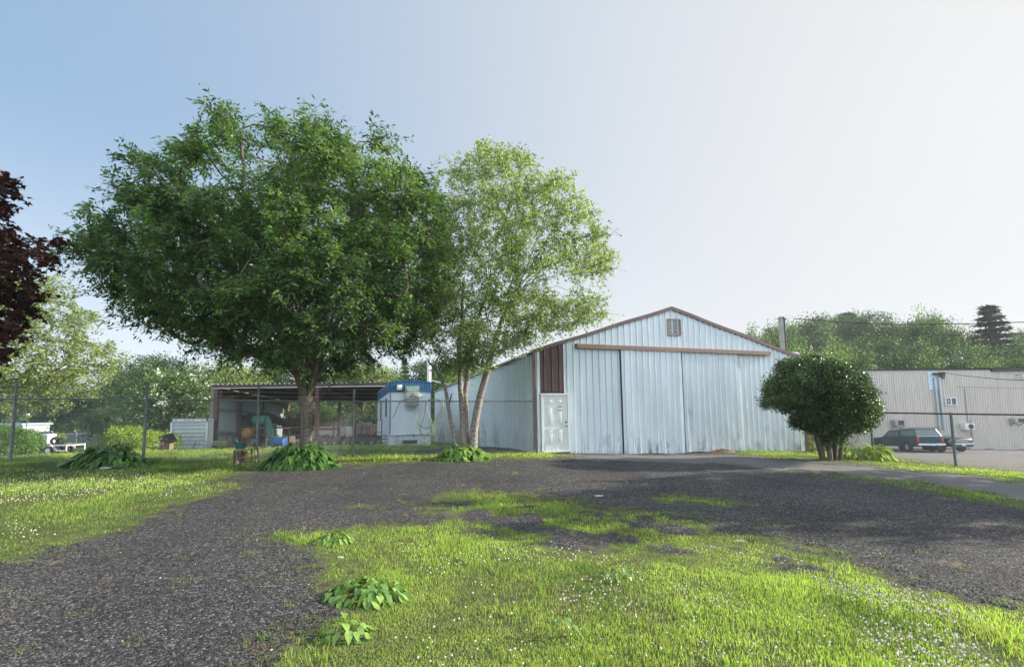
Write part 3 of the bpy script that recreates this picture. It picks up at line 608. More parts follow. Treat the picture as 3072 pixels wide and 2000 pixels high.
def fence(root, posts, tops, top_rail_m, post_m, pr=.036, ext=None, rail_r=.024, barb=None, mesh_r=.0034, wm=None):
    "posts: base points, tops: rail heights"
    for i, (p, z) in enumerate(zip(posts, tops)):
        e = ext[i] if ext else .04; q = MB(); q.tube([(p[0], p[1], p[2]-.1), (p[0], p[1], z+e)], pr, 10); 
        if e > .1: q.tube([(p[0], p[1], z+e), (p[0], p[1], z+e+.03), (p[0], p[1], z+e+.045)], [pr*1.2, pr*.9, .005], 10)
        q.tube([(p[0], p[1], z-.035), (p[0], p[1], z+.03)], pr*1.25, 10); q.build('post', post_m, root, smooth=True, world=True)
    for i in range(len(posts)-1):
        a, b_ = posts[i], posts[i+1]; q = MB(); q.tube([(a[0], a[1], tops[i]), (b_[0], b_[1], tops[i+1])], rail_r, 8); q.build('top_rail', top_rail_m, root, smooth=True, world=True)
        Vv, Ff = mesh_span(a, b_, a[2]+.03, b_[2]+.03, tops[i]-.01, tops[i+1]-.01, r=mesh_r); np_mesh('chain_link_mesh', Vv, Ff, wm or M_wire, root, world=True)
    if barb:
        for dz in barb:
            q = MB(); pts = []
            for i in range(len(posts)-1):
                for f in np.linspace(0, 1, 7)[:-1]:
                    a, b_ = posts[i], posts[i+1]; pts.append((a[0]+(b_[0]-a[0])*f, a[1]+(b_[1]-a[1])*f-.03, tops[i]+(tops[i+1]-tops[i])*f+dz-.02*math.sin(math.pi*f)))
            pts.append((posts[-1][0], posts[-1][1]-.03, tops[-1]+dz)); q.tube(pts, .0028, 4)
            for i in range(len(pts)-1):
                for f in np.arange(0, 1, .11):
                    x, y, z = [pts[i][k]+(pts[i+1][k]-pts[i][k])*f for k in range(3)]; q.bar((x-.01, y, z-.018), (x+.01, y, z+.018), .003); 
            q.build('barbed_wire', M_wire, root, world=True)
FP = [(-420,13.2),(38,13.0),(434,13.3),(772,13.6),(1060,14.9),(1612,16.05)]
FT = [px(-420,1194,13.2)[2], px(38,1195,13.0)[2], px(434,1198,13.3)[2], px(772,1201,13.6)[2], px(1060,1203,14.9)[2], px(1612,1203,16.05)[2]]
posts = [at(u, Y_) for u, Y_ in FP]
fc = thing('chain_link_fence', 'long grey chain link fence with barbed wire across the yard left of the barn', 'fence', (posts[3][0], posts[3][1], posts[3][2]))
fence(fc, posts, FT, M_post, M_post, ext=[.42,.42,.40,.36,.36,.42], barb=(.13,.26,.38))
FP2 = [(2615,15.2),(2858,13.6),(3260,11.8)]; FT2 = [px(2600,1237,15.2)[2], px(2841,1241,13.6)[2], px(3260,1246,11.8)[2]]; FP2 = [(2500,16.2)]+FP2; FT2 = [px(2495,1234,16.2)[2]]+FT2
posts2 = [at(u, Y_) for u, Y_ in FP2]
M_rail2 = mat('rusty_red_rail', (.10,.035,.035), .6, .2, .3, 8); M_post2 = mat('green_grey_post', (.10,.155,.165), .5, .3, .15, 10)
f2 = thing('chain_link_fence', 'chain link fence with dark red top rail in front of the parked cars', 'fence', posts2[2]); fence(f2, posts2, FT2, M_rail2, M_post2, pr=.034, mesh_r=.0023, wm=M_wire2)
# far fence with slanted barb arms
fpts = [at(u, Y_) for u, Y_ in ((-120,70),(0,70),(105,70),(162,70),(231,70),(292,70),(345,70),(400,70))]
f3 = thing('barbed_fence', 'distant low fence with slanted barbed wire arms behind the small trailer', 'fence', fpts[3]); q = MB(); q2 = MB(); q3 = MB()
for p in fpts:
    q = MB(); q.tube([p, (p[0], p[1], p[2]+1.75)], .05, 6); q.tube([(p[0], p[1], p[2]+1.75), (p[0]-.45, p[1], p[2]+2.2)], .035, 5); q.build('post', M_white, f3, world=True)
for i in range(len(fpts)-1):
    a, b_ = fpts[i], fpts[i+1]; q2.tube([(a[0], a[1], a[2]+1.72), (b_[0], b_[1], b_[2]+1.72)], .035, 5)
    for k in (.15, .3, .44): q3.tube([(a[0]-k, a[1], a[2]+1.75+k), (b_[0]-k, b_[1], b_[2]+1.75+k)], .012, 3)
q2.build('top_rail', M_white, f3, world=True); q3.build('barbed_wire', M_wire, f3, world=True)
q = MB(); p, r_ = fpts[3], fpts[-1]; p = fpts[2]; q.add([(p[0], p[1]+.1, p[2]), (r_[0], r_[1]+.1, r_[2]), (r_[0], r_[1]+.1, r_[2]+1.7), (p[0], p[1]+.1, p[2]+1.7), (p[0], p[1]+.14, p[2]), (r_[0], r_[1]+.14, r_[2]), (r_[0], r_[1]+.14, r_[2]+1.7), (p[0], p[1]+.14, p[2]+1.7)], [(0,1,2,3),(4,5,6,7),(3,2,6,7)])
q.build('privacy_screen', mat('grey_green_screen', (.12,.15,.15), .9), f3, world=True)
# garden hoses over the fence
def hose(label, pts, mt, r=.012):
    P3 = [Vector(px(1050+a*.2731, 1050+b_*.2731, 15.35+dy)) for a, b_, dy in pts]; c = P3[0]; t = thing('garden_hose', label, 'hose', c); out = []
    for i in range(len(P3)-1):
        p0, p1, p2, p3 = P3[max(0, i-1)], P3[i], P3[i+1], P3[min(len(P3)-1, i+2)]
        for f in np.linspace(0, 1, 7)[:-1]: out.append(.5*((2*p1)+(p2-p0)*f+(2*p0-5*p1+4*p2-p3)*f*f+(-p0+3*p1-3*p2+p3)*f**3))
    q = MB(); q.tube(out+[P3[-1]], r, 7); q.build('tube', mt, t, smooth=True, world=True)
M_h1 = mat('dark_green_hose', (.03,.10,.07), .4); M_h2 = mat('yellow_green_hose', (.24,.29,.12), .45, 0, .2)
hose('dark hose hooked over the fence rail left of the loops', [(470,740,-.05),(500,680,-.05),(530,600,-.06),(575,552,-.02),(640,545,0),(690,590,-.06),(715,700,-.06),(745,800,-.06),(790,845,-.06),(850,860,-.06),(895,835,-.06)], M_h1)
hose('yellow green hose in large loops on the fence left of the birch', [(560,565,-.09),(650,550,-.04),(695,620,-.1),(720,720,-.1),(755,850,-.1),(810,920,-.1),(890,940,-.1)], M_h2)
hose('yellow green hose coiled in crossing loops over the rail', [(945,915,-.08),(985,850,-.08),(1010,720,-.08),(1026,600,-.1),(1000,555,-.04),(900,540,0),(845,556,-.06),(830,620,-.1),(880,740,-.1),(895,800,-.1),(880,900,-.1),(875,980,-.1),(820,1022,-.1),(772,960,-.1),(775,880,-.1),(820,700,-.1),(835,600,-.1),(870,550,-.04),(960,542,0),(1018,570,-.08),(1015,630,-.13),(960,730,-.13),(895,815,-.13)], M_h2)
# ------------------------------------------------------------------ trees
def inpoly_xz(P, poly):
    x, z = P[:, 0], P[:, 1]; r = np.zeros(len(P), bool); j = len(poly)-1
    for i in range(len(poly)):
        xi, zi = poly[i]; xj, zj = poly[j]
        r ^= ((zi > z) != (zj > z)) & (x < (xj-xi)*(z-zi)/(zj-zi+1e-12)+xi); j = i
    return r
def polydist(P, poly):
    d = np.full(len(P), 1e9); n = len(poly)
    for i in range(n):
        a, b_ = np.array(poly[i]), np.array(poly[(i+1) % n]); ab = b_-a
        t_ = np.clip(((P-a)@ab)/(ab@ab+1e-12), 0, 1); d = np.minimum(d, np.linalg.norm(P-(a+t_[:, None]*ab), axis=1))
    return d
def crown_points(sil, Yd, K, depth, dmax, rg, shell=.55, holes=0, mar=.12):
    "cluster centres in a volume whose outline at depth Yd is the given (world x,z) polygon"
    poly = [(q[0], q[2]) for q in (fv(a, b_, Yd) for a, b_ in sil)]
    pa = np.array(poly); lo, hi = pa.min(0), pa.max(0); out = []
    while len(out) < K:
        p = lo+(hi-lo)*rg.random((K*3, 2)); p = p[inpoly_xz(p, poly)]; d = polydist(p, poly)
        T = depth*np.sqrt(np.clip(1-(1-np.clip(d/dmax, 0, 1))**2, 0, 1))
        s = rg.random(len(p))*2-1; s = np.sign(s)*np.abs(s)**shell
        o3 = np.c_[p[:, 0], Yd+s*T, p[:, 1]]
        uu, vv = proj(o3[:, 0], o3[:, 1], o3[:, 2]); o3 = o3[inpoly(uu, vv, sil) & (d > mar)]
        if holes: o3 = o3[vn(o3[:, 0]+o3[:, 1]*.7, o3[:, 2]-o3[:, 1]*.4, .8, 61) > holes]
        out += list(o3)
    return np.array(out[:K])
def bez(a, b_, c, n): t_ = np.linspace(0, 1, n+1)[1:, None]; return (1-t_)**2*a+2*t_*(1-t_)*b_+t_**2*c
def grow(P, stems, nlimb, rg, vase=.5, wob=.05, seg=3):
    nodes, par = [], []
    forks = []
    for st in stems:
        prev = -1
        for k, q in enumerate(st):
            nodes.append(np.array(q, float)); par.append(prev); prev = len(nodes)-1
        forks.append(prev)
    allowed = list(forks)
    stem_nodes = set(range(len(nodes)))-set(forks)
    fk = np.array([nodes[f] for f in forks]); F0 = fk.mean(0)
    ch = []; d = np.linalg.norm(P-F0, axis=1); pool = np.argsort(-d)[:max(nlimb*6, len(P)//3)]; cur = pool[0]; ch = [cur]; dm = np.linalg.norm(P[pool]-P[cur], axis=1)
    while len(ch) < nlimb:
        j = int(np.argmax(dm)); ch.append(pool[j]); dm = np.minimum(dm, np.linalg.norm(P[pool]-P[pool[j]], axis=1))
    ends = {}
    for c in ch:
        T = P[c]; f = forks[int(np.argmin(np.linalg.norm(fk[:, :2]-T[:2]*.4-fk[:, :2]*.0, axis=1)))] if len(forks) == 1 else forks[int(np.argmin([np.linalg.norm((T-q)[:2])+.3*rg.random() for q in fk]))]
        A0 = nodes[f]; D = T-A0; mid = A0+np.array([D[0]*vase*.62, D[1]*vase*.62, max(D[2], .2)*.62+np.linalg.norm(D[:2])*.12])
        pts = bez(A0, mid, T, 9); prev = f
        for q in pts:
            nodes.append(q+rg.normal(0, wob, 3)); par.append(prev); prev = len(nodes)-1; allowed.append(prev)
        ends[c] = prev
    rest = [i for i in np.argsort(d) if i not in ends]
    arr = np.array([nodes[i] for i in allowed]); ids = list(allowed)
    for c in rest:
        T = P[c]; dd = np.linalg.norm(arr-T, axis=1)+.35*np.maximum(0, np.linalg.norm(arr-F0, axis=1)-np.linalg.norm(T-F0))+.3*np.maximum(0, arr[:, 2]-T[2])
        j = int(np.argmin(dd)); s = ids[j]; A0 = nodes[s]; pd = A0-nodes[par[s]] if par[s] >= 0 else np.array([0, 0, 1.]); pd = pd/(np.linalg.norm(pd)+1e-9)
        L = np.linalg.norm(T-A0); pts = bez(A0, A0+pd*L*.45, T, seg); prev = s; new = []
        for q in pts:
            nodes.append(q+rg.normal(0, wob*.4, 3)); par.append(prev); prev = len(nodes)-1; ids.append(prev); new.append(nodes[-1])
        arr = np.vstack([arr, new]); ends[c] = prev
    return np.array(nodes), np.array(par), ends
def limbs_mesh(nodes, par, ends, r0, rmin, gam=.5, n=6):
    w = np.zeros(len(nodes)); 
    for e in ends.values(): w[e] += 1
    for i in range(len(nodes)-1, -1, -1):
        if par[i] >= 0: w[par[i]] += w[i]
    W = w.max(); r = np.maximum(rmin, r0*(np.maximum(w, .3)/W)**gam)
    i = np.where(par >= 0)[0]; a, b_ = nodes[par[i]], nodes[i]; ra = r[par[i]].copy(); rb = r[i]
    # a branch starts at its own thickness, not its parent's
    ra = np.minimum(ra, rb*1.35)
    d = b_-a; L = np.linalg.norm(d, axis=1)[:, None]+1e-9; d = d/L; a = a-d*ra[:, None]*.3
    ref = np.where(np.abs(d[:, 2:3]) < .9, np.array([[0, 0, 1.]]), np.array([[1., 0, 0]])); x = np.cross(d, ref); x /= np.linalg.norm(x, axis=1)[:, None]; y = np.cross(d, x)
    ang = np.arange(n)*2*math.pi/n; cs = np.cos(ang)[None, :, None]; sn = np.sin(ang)[None, :, None]
    A_ = a[:, None]+(x[:, None]*cs+y[:, None]*sn)*ra[:, None, None]; B_ = b_[:, None]+(x[:, None]*cs+y[:, None]*sn)*rb[:, None, None]
    Vv = np.concatenate([A_, B_], 1).reshape(-1, 3); k = np.arange(n); q = np.stack([k, (k+1) % n, (k+1) % n+n, k+n], -1)
    return Vv, (np.arange(len(i))[:, None, None]*2*n+q[None]).reshape(-1, 4)
def leaves(P, dirs, nper, spread, L, W, rg, droop=.3, star=False, flat=.7, cl=.35, upn=.8, elong=1.0, rays=0):
    K = len(P); c = np.repeat(np.arange(K), nper); n = len(c); TW = None
    if rays:
        rd = dirs[:, None]*.75+rg.normal(0, .55, (K, rays, 3))*np.array([1, 1, flat*1.3]); rd /= np.linalg.norm(rd, axis=2)[..., None]+1e-9
        rl = spread*(.9+1.3*rg.random((K, rays))); r0_ = P[:, None]-dirs[:, None]*spread*(.2+.9*rg.random((K, rays, 1))); ri = rg.integers(0, rays, n); t_ = rg.random(n)**.8
        R1 = rd[c, ri]; ln = rl[c, ri]; sag = droop*.5*(t_**2)*ln; TW = (r0_, rd, rl, droop)
    off = rg.normal(0, .62, (n, 3)); off /= np.maximum(1, np.linalg.norm(off, axis=1)[:, None]/1.25); al = rg.random(n)*2.3-1.5
    pos = P[c]+off*spread*np.array([1, 1, flat])+dirs[c]*(al*spread*elong)[:, None]
    pos[:, 2] -= droop*spread*np.abs(rg.normal(0, .6, n))
    if rays:
        pos = r0_[c, ri]+R1*(t_*ln)[:, None]+rg.normal(0, .12*spread, (n, 3)); pos[:, 2] -= sag
        sd = np.cross(R1, np.array([0, 0, 1.])); sd /= np.linalg.norm(sd, axis=1)[:, None]+1e-9; sd *= np.sign(rg.random(n)-.5)[:, None]
        d = R1*.6+sd*.75+rg.normal(0, .3, (n, 3)); d[:, 2] -= droop; d /= np.linalg.norm(d, axis=1)[:, None]
    else:
      d = dirs[c]*.8+rg.normal(0, .6, (n, 3)); d[:, 2] -= droop; d /= np.linalg.norm(d, axis=1)[:, None]
    nn = rg.normal(0, .55, (n, 3)); nn[:, 2] += upn; s = np.cross(d, nn); s /= np.linalg.norm(s, axis=1)[:, None]+1e-9; nn = np.cross(s, d)
    l = L*(.65+.7*rg.random(n))[:, None]; w = W*(.65+.7*rg.random(n))[:, None]
    ct = np.clip(rg.normal(.45, cl, K), 0, 1)[c]; tv = np.clip(ct+rg.normal(0, .2, n), 0, 1)
    quads = [np.stack([pos, pos+d*l*.45+s*w*.5+nn*w*.12, pos+d*l, pos+d*l*.45-s*w*.5+nn*w*.12], 1)]
    if star: 
        m1 = pos+d*l*.3; quads.append(np.stack([m1-s*l*.55+d*l*.12, m1-d*w*.28, m1+s*l*.55+d*l*.12, m1+d*w*.35], 1)); tv = np.r_[tv, tv]
    if rays: LAST.append(TW)
    Vv = np.concatenate(quads).reshape(-1, 3); return Vv, np.arange(len(Vv)).reshape(-1, 4), np.repeat(np.repeat(tv[:, None], 4, 0), 3, 1)
LAST = []
def make_tree(root, P, stems, nlimb, bark, leafm, r0, rmin, nper, spread, L, W, seed, vase=.5, world=True, gam=.5, droop=.3, star=False, flat=.7, skip=None, wob=.05, cl=.35, seg=3, upn=.8, elong=1.0, extra=None, rays=0):
    rg = np.random.default_rng(seed)
    nodes, par, ends = grow(P, stems, nlimb, rg, vase, wob, seg)
    Vb, Fb = limbs_mesh(nodes, par, ends, r0, rmin, gam)
    np_mesh('trunk', Vb, Fb, bark, root, smooth=True, world=world)
    ks = list(ends.keys()); D = np.array([nodes[ends[k]]-nodes[par[ends[k]]] for k in ks]); D /= np.linalg.norm(D, axis=1)[:, None]+1e-9
    Vl, Fl, tl = leaves(P[ks], D, nper, spread, L, W, rg, droop, star, flat, cl, upn, elong, rays)
    np_mesh('crown', Vl, Fl, leafm, root, attr=tl, world=world)
    if rays and LAST:
        a0, rd, rl, dr = LAST.pop(); a0 = a0.reshape(-1, 3); rd = rd.reshape(-1, 3); rl = rl.reshape(-1, 1); n_ = len(a0); w = .0045; s = np.cross(rd, np.array([0, 1., 0])); s /= np.linalg.norm(s, axis=1)[:, None]+1e-9; s2 = np.cross(rd, s); Q3 = []
        pts_ = [a0+rd*rl*f-np.array([0, 0, 1.])*(dr*.5*f*f)*rl for f in (0, .5, .95)]
        for k_, f in enumerate((1, .7, .25)): Q3 += [pts_[k_]+s*w*f, pts_[k_]-s*w*.5*f+s2*w*.87*f, pts_[k_]-s*w*.5*f-s2*w*.87*f]
        Vt = np.stack(Q3, 1).reshape(-1, 3); qf = [(b_+i, b_+(i+1) % 3, b_+3+(i+1) % 3, b_+3+i) for b_ in (0, 3) for i in range(3)]
        np_mesh('twigs', Vt, (np.arange(n_)[:, None, None]*9+np.array(qf)[None]).reshape(-1, 4), M_bark2, root, world=world)
    if extra:
        pk = rg.choice(len(ks), max(3, int(len(ks)*extra[0])), replace=False); Pk = P[ks][pk]+np.array([0, -.3, .25])*spread
        Vl, Fl, tl = leaves(Pk, D[pk], extra[1], spread*.4, extra[2], extra[2]*.9, rg, 0, False, .7, .3, .3); np_mesh('blossom', Vl, Fl, M_bloom, root, attr=tl, world=world)
    return root
L_zel = leafmat('elm_like_leaf', (.034,.086,.033), (.17,.275,.105), .44, .42, (1.5,1.6,.6))
L_birch = leafmat('birch_leaf', (.14,.215,.095), (.34,.45,.22), .5, .42, (1.4,1.4,.6))
L_maple = leafmat('purple_maple_leaf', (.028,.011,.013), (.13,.042,.030), .25, .38, (1.8,.9,.5))
L_holly = leafmat('glossy_shrub_leaf', (.026,.056,.018), (.105,.175,.05), .18, .42, (1.4,1.5,.6), .4)
L_mid = leafmat('woodland_leaf', (.032,.078,.026), (.19,.29,.09), .3, .55, (1.4,1.5,.6))
L_dark = leafmat('dark_woodland_leaf', (.020,.052,.024), (.10,.175,.06), .25, .55, (1.4,1.5,.6))
L_pale = leafmat('pale_woodland_leaf', (.14,.20,.075), (.31,.39,.16), .35, .5, (1.4,1.4,.6))
L_fir = leafmat('conifer_needles', (.03,.062,.036), (.08,.13,.07), .1, .7)
L_lime = leafmat('lime_shrub_leaf', (0.156,0.252,0.036), (0.384,0.504,0.084), .35, .45, (1.3,1.3,.5))
L_clip = leafmat('clipped_bush_leaf', (.07,.15,.03), (.19,.36,.06), .3, .45, (1.3,1.4,.5))
L_hosta = leafmat('hosta_leaf', (0.042,0.111,0.029), (0.150,0.285,0.068), .22, .32, (1.4,1.6,.6), .6)
L_hosta2 = leafmat('light_hosta_leaf', (0.098,0.196,0.042), (0.285,0.450,0.105), .25, .32, (1.4,1.5,.6), .6)
M_bloom = leafmat('cream_blossom', (.5,.5,.42), (.8,.8,.74), .2, .8, (1, 1, 1))
# big elm-like tree in front of the fence
rg = np.random.default_rng(5)
def stemline(base, top, r, k=5, bend=0.0, sd=0):
    b0, t0 = np.array(base, float), np.array(top, float); q = np.random.default_rng(sd)
    return [b0+(t0-b0)*i/k+np.array([bend*math.sin(math.pi*i/k), 0, 0])+(q.normal(0, r*.12, 3) if 0 < i < k else 0) for i in range(k+1)]
zb = at(917, 12.9, -.15)
z_sil = [(175,560),(200,520),(190,470),(290,500),(255,430),(340,415),(300,350),(370,375),(420,330),(480,290),(530,258),(560,310),(620,330),(640,262),(690,300),(735,240),(760,300),(775,255),(800,320),(860,330),(890,300),(910,350),(960,340),(1000,360),(1030,420),(1060,520),(1065,620),(1040,700),(1010,770),(950,830),(900,870),(830,880),(770,895),(700,905),(640,880),(590,850),(520,830),(470,800),(400,775),(330,740),(290,715),(240,650),(195,610)]
P = crown_points(z_sil, 12.7, 1750, 4.1, 3.0, rg, .5, -.36, .22)
P = P[(P[:, 2] > zb[2]+2.85+.26*np.abs(P[:, 0]-zb[0])) | (P[:, 1] > 99)]
t = thing('shade_tree', 'large dense dark green shade tree with a vase of limbs above one grey trunk', 'tree', zb)
fork = px(919, 1200, 12.9)
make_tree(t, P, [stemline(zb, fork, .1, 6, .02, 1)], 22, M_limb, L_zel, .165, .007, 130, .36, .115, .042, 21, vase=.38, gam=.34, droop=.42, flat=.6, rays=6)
me = MB(); me.tube(stemline(zb, fork+np.array([0, 0, .12]), .03, 8, .02, 1), [.215,.175,.16,.152,.15,.15,.16,.185,.22], 16); me.build('bole', M_bark, t, smooth=True, world=True)
# river birch with four stems
bb = at(1397, 14.4, -.15)
b_sil = [(985,830),(975,740),(1000,640),(1010,520),(1020,420),(1045,370),(1085,325),(1140,332),(1165,350),(1210,340),(1245,372),(1265,412),(1330,405),(1350,440),(1372,470),(1400,500),(1418,545),(1440,585),(1425,625),(1405,650),(1430,680),(1395,700),(1462,728),(1400,735),(1330,768),(1280,775),(1240,808),(1180,830),(1130,860),(1080,845),(1040,875)]
P = crown_points(b_sil, 14.2, 1200, 2.6, 2.4, rg, .7, -.12, .05)
t = thing('river_birch', 'light green birch with four peeling stems rising from a hosta bed', 'tree', bb)
def pb(u, v, dy=0): return px(u, v, 14.4+dy)
st = [[bb+np.array([-.25, .05, 0]), pb(1362,1300), pb(1345,1220), pb(1335,1160), pb(1305,1105), pb(1285,1083)],
      [bb+np.array([-.02, -.1, 0]), pb(1389,1290), pb(1384,1200), pb(1380,1120), pb(1376,1050), pb(1385,960), pb(1390,870)],
      [bb+np.array([.06, .1, 0]), pb(1398,1280,.1), pb(1395,1180,.1), pb(1405,1100,.1), pb(1418,1040,.2), pb(1432,960,.3), pb(1470,850,.4)],
      [bb+np.array([.2, 0, 0]), pb(1422,1290), pb(1440,1190), pb(1463,1110,-.1), pb(1480,1050,-.2), pb(1505,960,-.3), pb(1550,880,-.4)]]
make_tree(t, P, st[1:], 20, M_bark2, L_birch, .05, .005, 52, .27, .075, .055, 22, vase=.8, gam=.5, droop=.25, flat=.9, seg=4, rays=5)
for k, (s_, rr) in enumerate(zip(st, ([.07,.062,.055,.05,.04,.025], [.10,.088,.08,.075,.065,.05,.035], [.10,.085,.075,.07,.06,.045,.03], [.15,.125,.112,.10,.085,.06,.04]))):
    q = MB(); pts = [Vector(s_[0])]
    for i in range(1, len(s_)):
        a_, b_ = Vector(s_[i-1]), Vector(s_[i]); pts += [a_.lerp(b_, .5)+Vector((random.Random(i*9+k).uniform(-.02, .02), 0, 0)), b_]
    rl = [rr[0]]
    for i in range(1, len(rr)): rl += [(rr[i-1]+rr[i])/2*1.04, rr[i]]
    q.tube(pts, rl, 12); q.build('stem', M_birch, t, smooth=True, world=True)
q = MB(); q.tube([pb(1463,1110,-.1), pb(1490,1098,-.2), pb(1520,1093,-.3), pb(1552,1090,-.35)], [.035,.028,.02,.006], 7); q.build('dead_branch', M_bark2, t, smooth=True, world=True); q = MB(); q.tube([pb(1345,1220), pb(1354,1185), pb(1357,1178)], [.03,.02,.008], 6); q.build('dead_branch', M_bark2, t, smooth=True, world=True); q = MB()
q.tube([pb(1302,1098), pb(1318,1065), pb(1330,1030)], [.03,.018,.008], 6); q.build('dead_branch', M_bark2, t, smooth=True, world=True)
# purple maple at the left edge
mbp = at(-420, 9.5, -.1)
m_sil = [(-40,400),(0,385),(20,395),(48,432),(30,470),(48,500),(40,545),(60,575),(100,545),(140,545),(153,595),(95,625),(60,650),(100,690),(112,705),(70,730),(60,760),(30,800),(20,835),(-20,860),(-150,900),(-420,880),(-560,700),(-480,420),(-250,300),(-100,340)]
P = crown_points(m_sil, 9.3, 900, 2.2, 2.4, rg, .6, 0, .03)
t = thing('purple_maple', 'dark purple leaved maple reaching in from the left edge', 'tree', mbp)
make_tree(t, P, [stemline(mbp, np.array(mbp)+np.array([.1, 0, 2.0]), .1, 4)], 14, M_bark2, L_maple, .22, .006, 34, .17, .11, .075, 23, vase=.6, droop=.3, star=True, flat=.6, rays=4)
# pale green tree behind the fence at left
pbp = at(-150, 21, -.1)
p_sil = [(30,640),(90,640),(125,625),(150,665),(190,690),(165,715),(235,715),(225,750),(250,790),(262,830),(240,880),(215,915),(150,950),(60,965),(-60,960),(-330,940),(-420,800),(-300,640),(-120,560)]
P = crown_points(p_sil, 21, 760, 3.6, 3.2, rg, .6)
t = thing('pale_birch', 'pale yellow green tree with drooping twigs behind the fence at far left', 'tree', pbp)
make_tree(t, P, [stemline(pbp, np.array(pbp)+np.array([.1, 0, 2.6]), .1, 4)], 14, M_bark2, L_pale, .20, .008, 70, .42, .12, .085, 24, vase=.7, droop=.4, flat=.6, rays=5)
# clipped glossy shrub tree at right
hb = at(2487, 14.4, -.1)
h_sil = [(1768,935),(1775,890),(1795,865),(1815,842),(1850,832),(1890,822),(1930,832),(1965,848),(2005,868),(2030,905),(2042,948),(2038,972),(2018,990),(1990,1008),(1965,1012),(1955,1030),(1900,1030),(1895,1012),(1870,1000),(1838,982),(1850,958),(1815,952),(1790,955)]
P = crown_points(h_sil, 14.4, 700, 1.75, 1.2, rg, .45, -.3, .04)
t = thing('clipped_shrub_tree', 'dark glossy rounded shrub on many bare stems beside the metal barn', 'shrub', hb)
sh = [stemline(np.array(hb)+np.array([dx, dy, 0]), np.array(hb)+np.array([dx*1.9, dy*1.9, 1.05+.05*k]), .05, 4, 0, k) for k, (dx, dy) in enumerate([(-.24,-.05),(-.17,.1),(-.1,-.12),(-.05,.06),(0,-.04),(.05,.1),(.08,-.1),(.13,.02),(.17,.12),(.26,-.02)])]
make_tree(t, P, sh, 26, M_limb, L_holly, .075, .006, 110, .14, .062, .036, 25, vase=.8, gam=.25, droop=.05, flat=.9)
# tree just outside the right edge (its twigs show at the border; its shade lies on the gravel)
rb = (17.2, 10.9, gz(17.2, 10.9)-.1)
def ell(K, c, rad, rg, shell=.5, low=-.6):
    o3 = []
    while len(o3) < K:
        p = rg.normal(0, 1, 3); p /= np.linalg.norm(p); q = p*rg.random()**(shell/1.5)
        if q[2] < low: continue
        o3.append(np.array(c)+q*np.array(rad)*(1+.14*math.sin(5*p[0]+3*p[2])+.1*math.sin(9*p[1])))
    return np.array(o3)
P = ell(520, (rb[0]+.4, rb[1]-.1, rb[2]+4.7), (3.0, 2.7, 2.5), rg, .5)
t = thing('maple_tree', 'broad green tree just beyond the right edge with only leaf tips showing', 'tree', rb)
make_tree(t, P, [stemline(rb, np.array(rb)+np.array([.1, 0, 2.0]), .1, 4)], 12, M_bark2, L_dark, .2, .008, 70, .34, .12, .09, 26, vase=.6, droop=.3, rays=5)
# ---- woodland behind: local meshes, copied
def proto(name, h, w, K, leafm, seed, nper=95, spread=.75, L=.21, W=.15, bark=None, low=-.75, extra=None, conifer=False):
    rg = np.random.default_rng(seed); t = thing(name, 'x', 'tree')
    if conifer:
        P = []
        for k in range(K):
            z = h*(.12+.87*rg.random()**.8); z = min(h*.985, round(z/.6)*.6+.05*rg.random()); rr = w/2*(1-z/h)**1.05*(.25+.75*rg.random()**.5); a = rg.random()*6.28; P.append((rr*math.cos(a), rr*math.sin(a), z-rr*.12))
        P = np.array(P); make_tree(t, P, [stemline((0,0,0), (0,0,h*.1), .05, 3)]+[], 4, M_bark2, leafm, .2, .02, nper, spread, L, W, seed, vase=.3, world=False, droop=.25, flat=.35)
        q = MB(); q.tube([(0,0,0), (0,0,h*.5), (0,0,h*.98)], [.2,.12,.02], 8); q.build('leader', M_bark2, t)
        return t
    lobes = [(rg.normal(0, w*.2), rg.normal(0, w*.2), h*(.42+.4*rg.random()), w*(.20+.14*rg.random())) for _ in range(7)]+[(0, 0, h*.8, w*.24), (0, 0, h*.5, w*.36)]
    P = np.concatenate([ell(max(8, int(K*lb[3]**2/sum(l[3]**2 for l in lobes))), lb[:3], (lb[3], lb[3], lb[3]*.85), rg, .4, low) for lb in lobes])
    P[:, 2] = np.clip(P[:, 2], h*.12, h*.99)
    return make_tree(t, P, [stemline((0,0,0), (0,0,h*.25), .1, 3)], 9, bark or M_bark2, leafm, .22, .02, nper, spread, L, W, seed, vase=.6, world=False, droop=.25, extra=extra, seg=2, cl=.5)
def kids(o): return [c for c in bpy.data.objects if c.parent == o]
PR = {}
def place(kind, u, vt, Y, wid, label, group, name=None, cat='tree'):
    "a copy scaled so that its top stands at row vt at depth Y"
    h0, w0, root, used = PR[kind][:4]
    top = px(u, vt, Y); z0 = gz(top[0], top[1])-.3; s = (top[2]-z0)/h0; sw = wid/w0
    if not used: r = root; PR[kind][3] = True
    else:
        r = root.copy(); COL.objects.link(r)
        for c in PR[kind][4]: d = c.copy(); COL.objects.link(d); d.parent = r
    r.location = (top[0], top[1], z0); r.scale = (sw, sw, s); r.rotation_euler = (0, 0, (u*.37) % 6.28); r['label'] = label; r['category'] = cat; r['group'] = group
def reg(kind, h, w, root): PR[kind] = [h, w, root, False, kids(root)]
reg('mid', 10, 8, proto('broadleaf_tree', 10, 8, 210, L_mid, 31)); reg('dark', 10, 8, proto('dark_tree', 10, 8, 230, L_dark, 32)); reg('pale', 10, 7, proto('pale_tree', 10, 7, 200, L_pale, 33, 90))
reg('mid2', 10, 9, proto('spreading_tree', 10, 9, 230, L_mid, 34)); reg('fir', 12, 6, proto('conifer', 12, 6, 520, L_fir, 35, 26, .20, .22, .08, conifer=True))
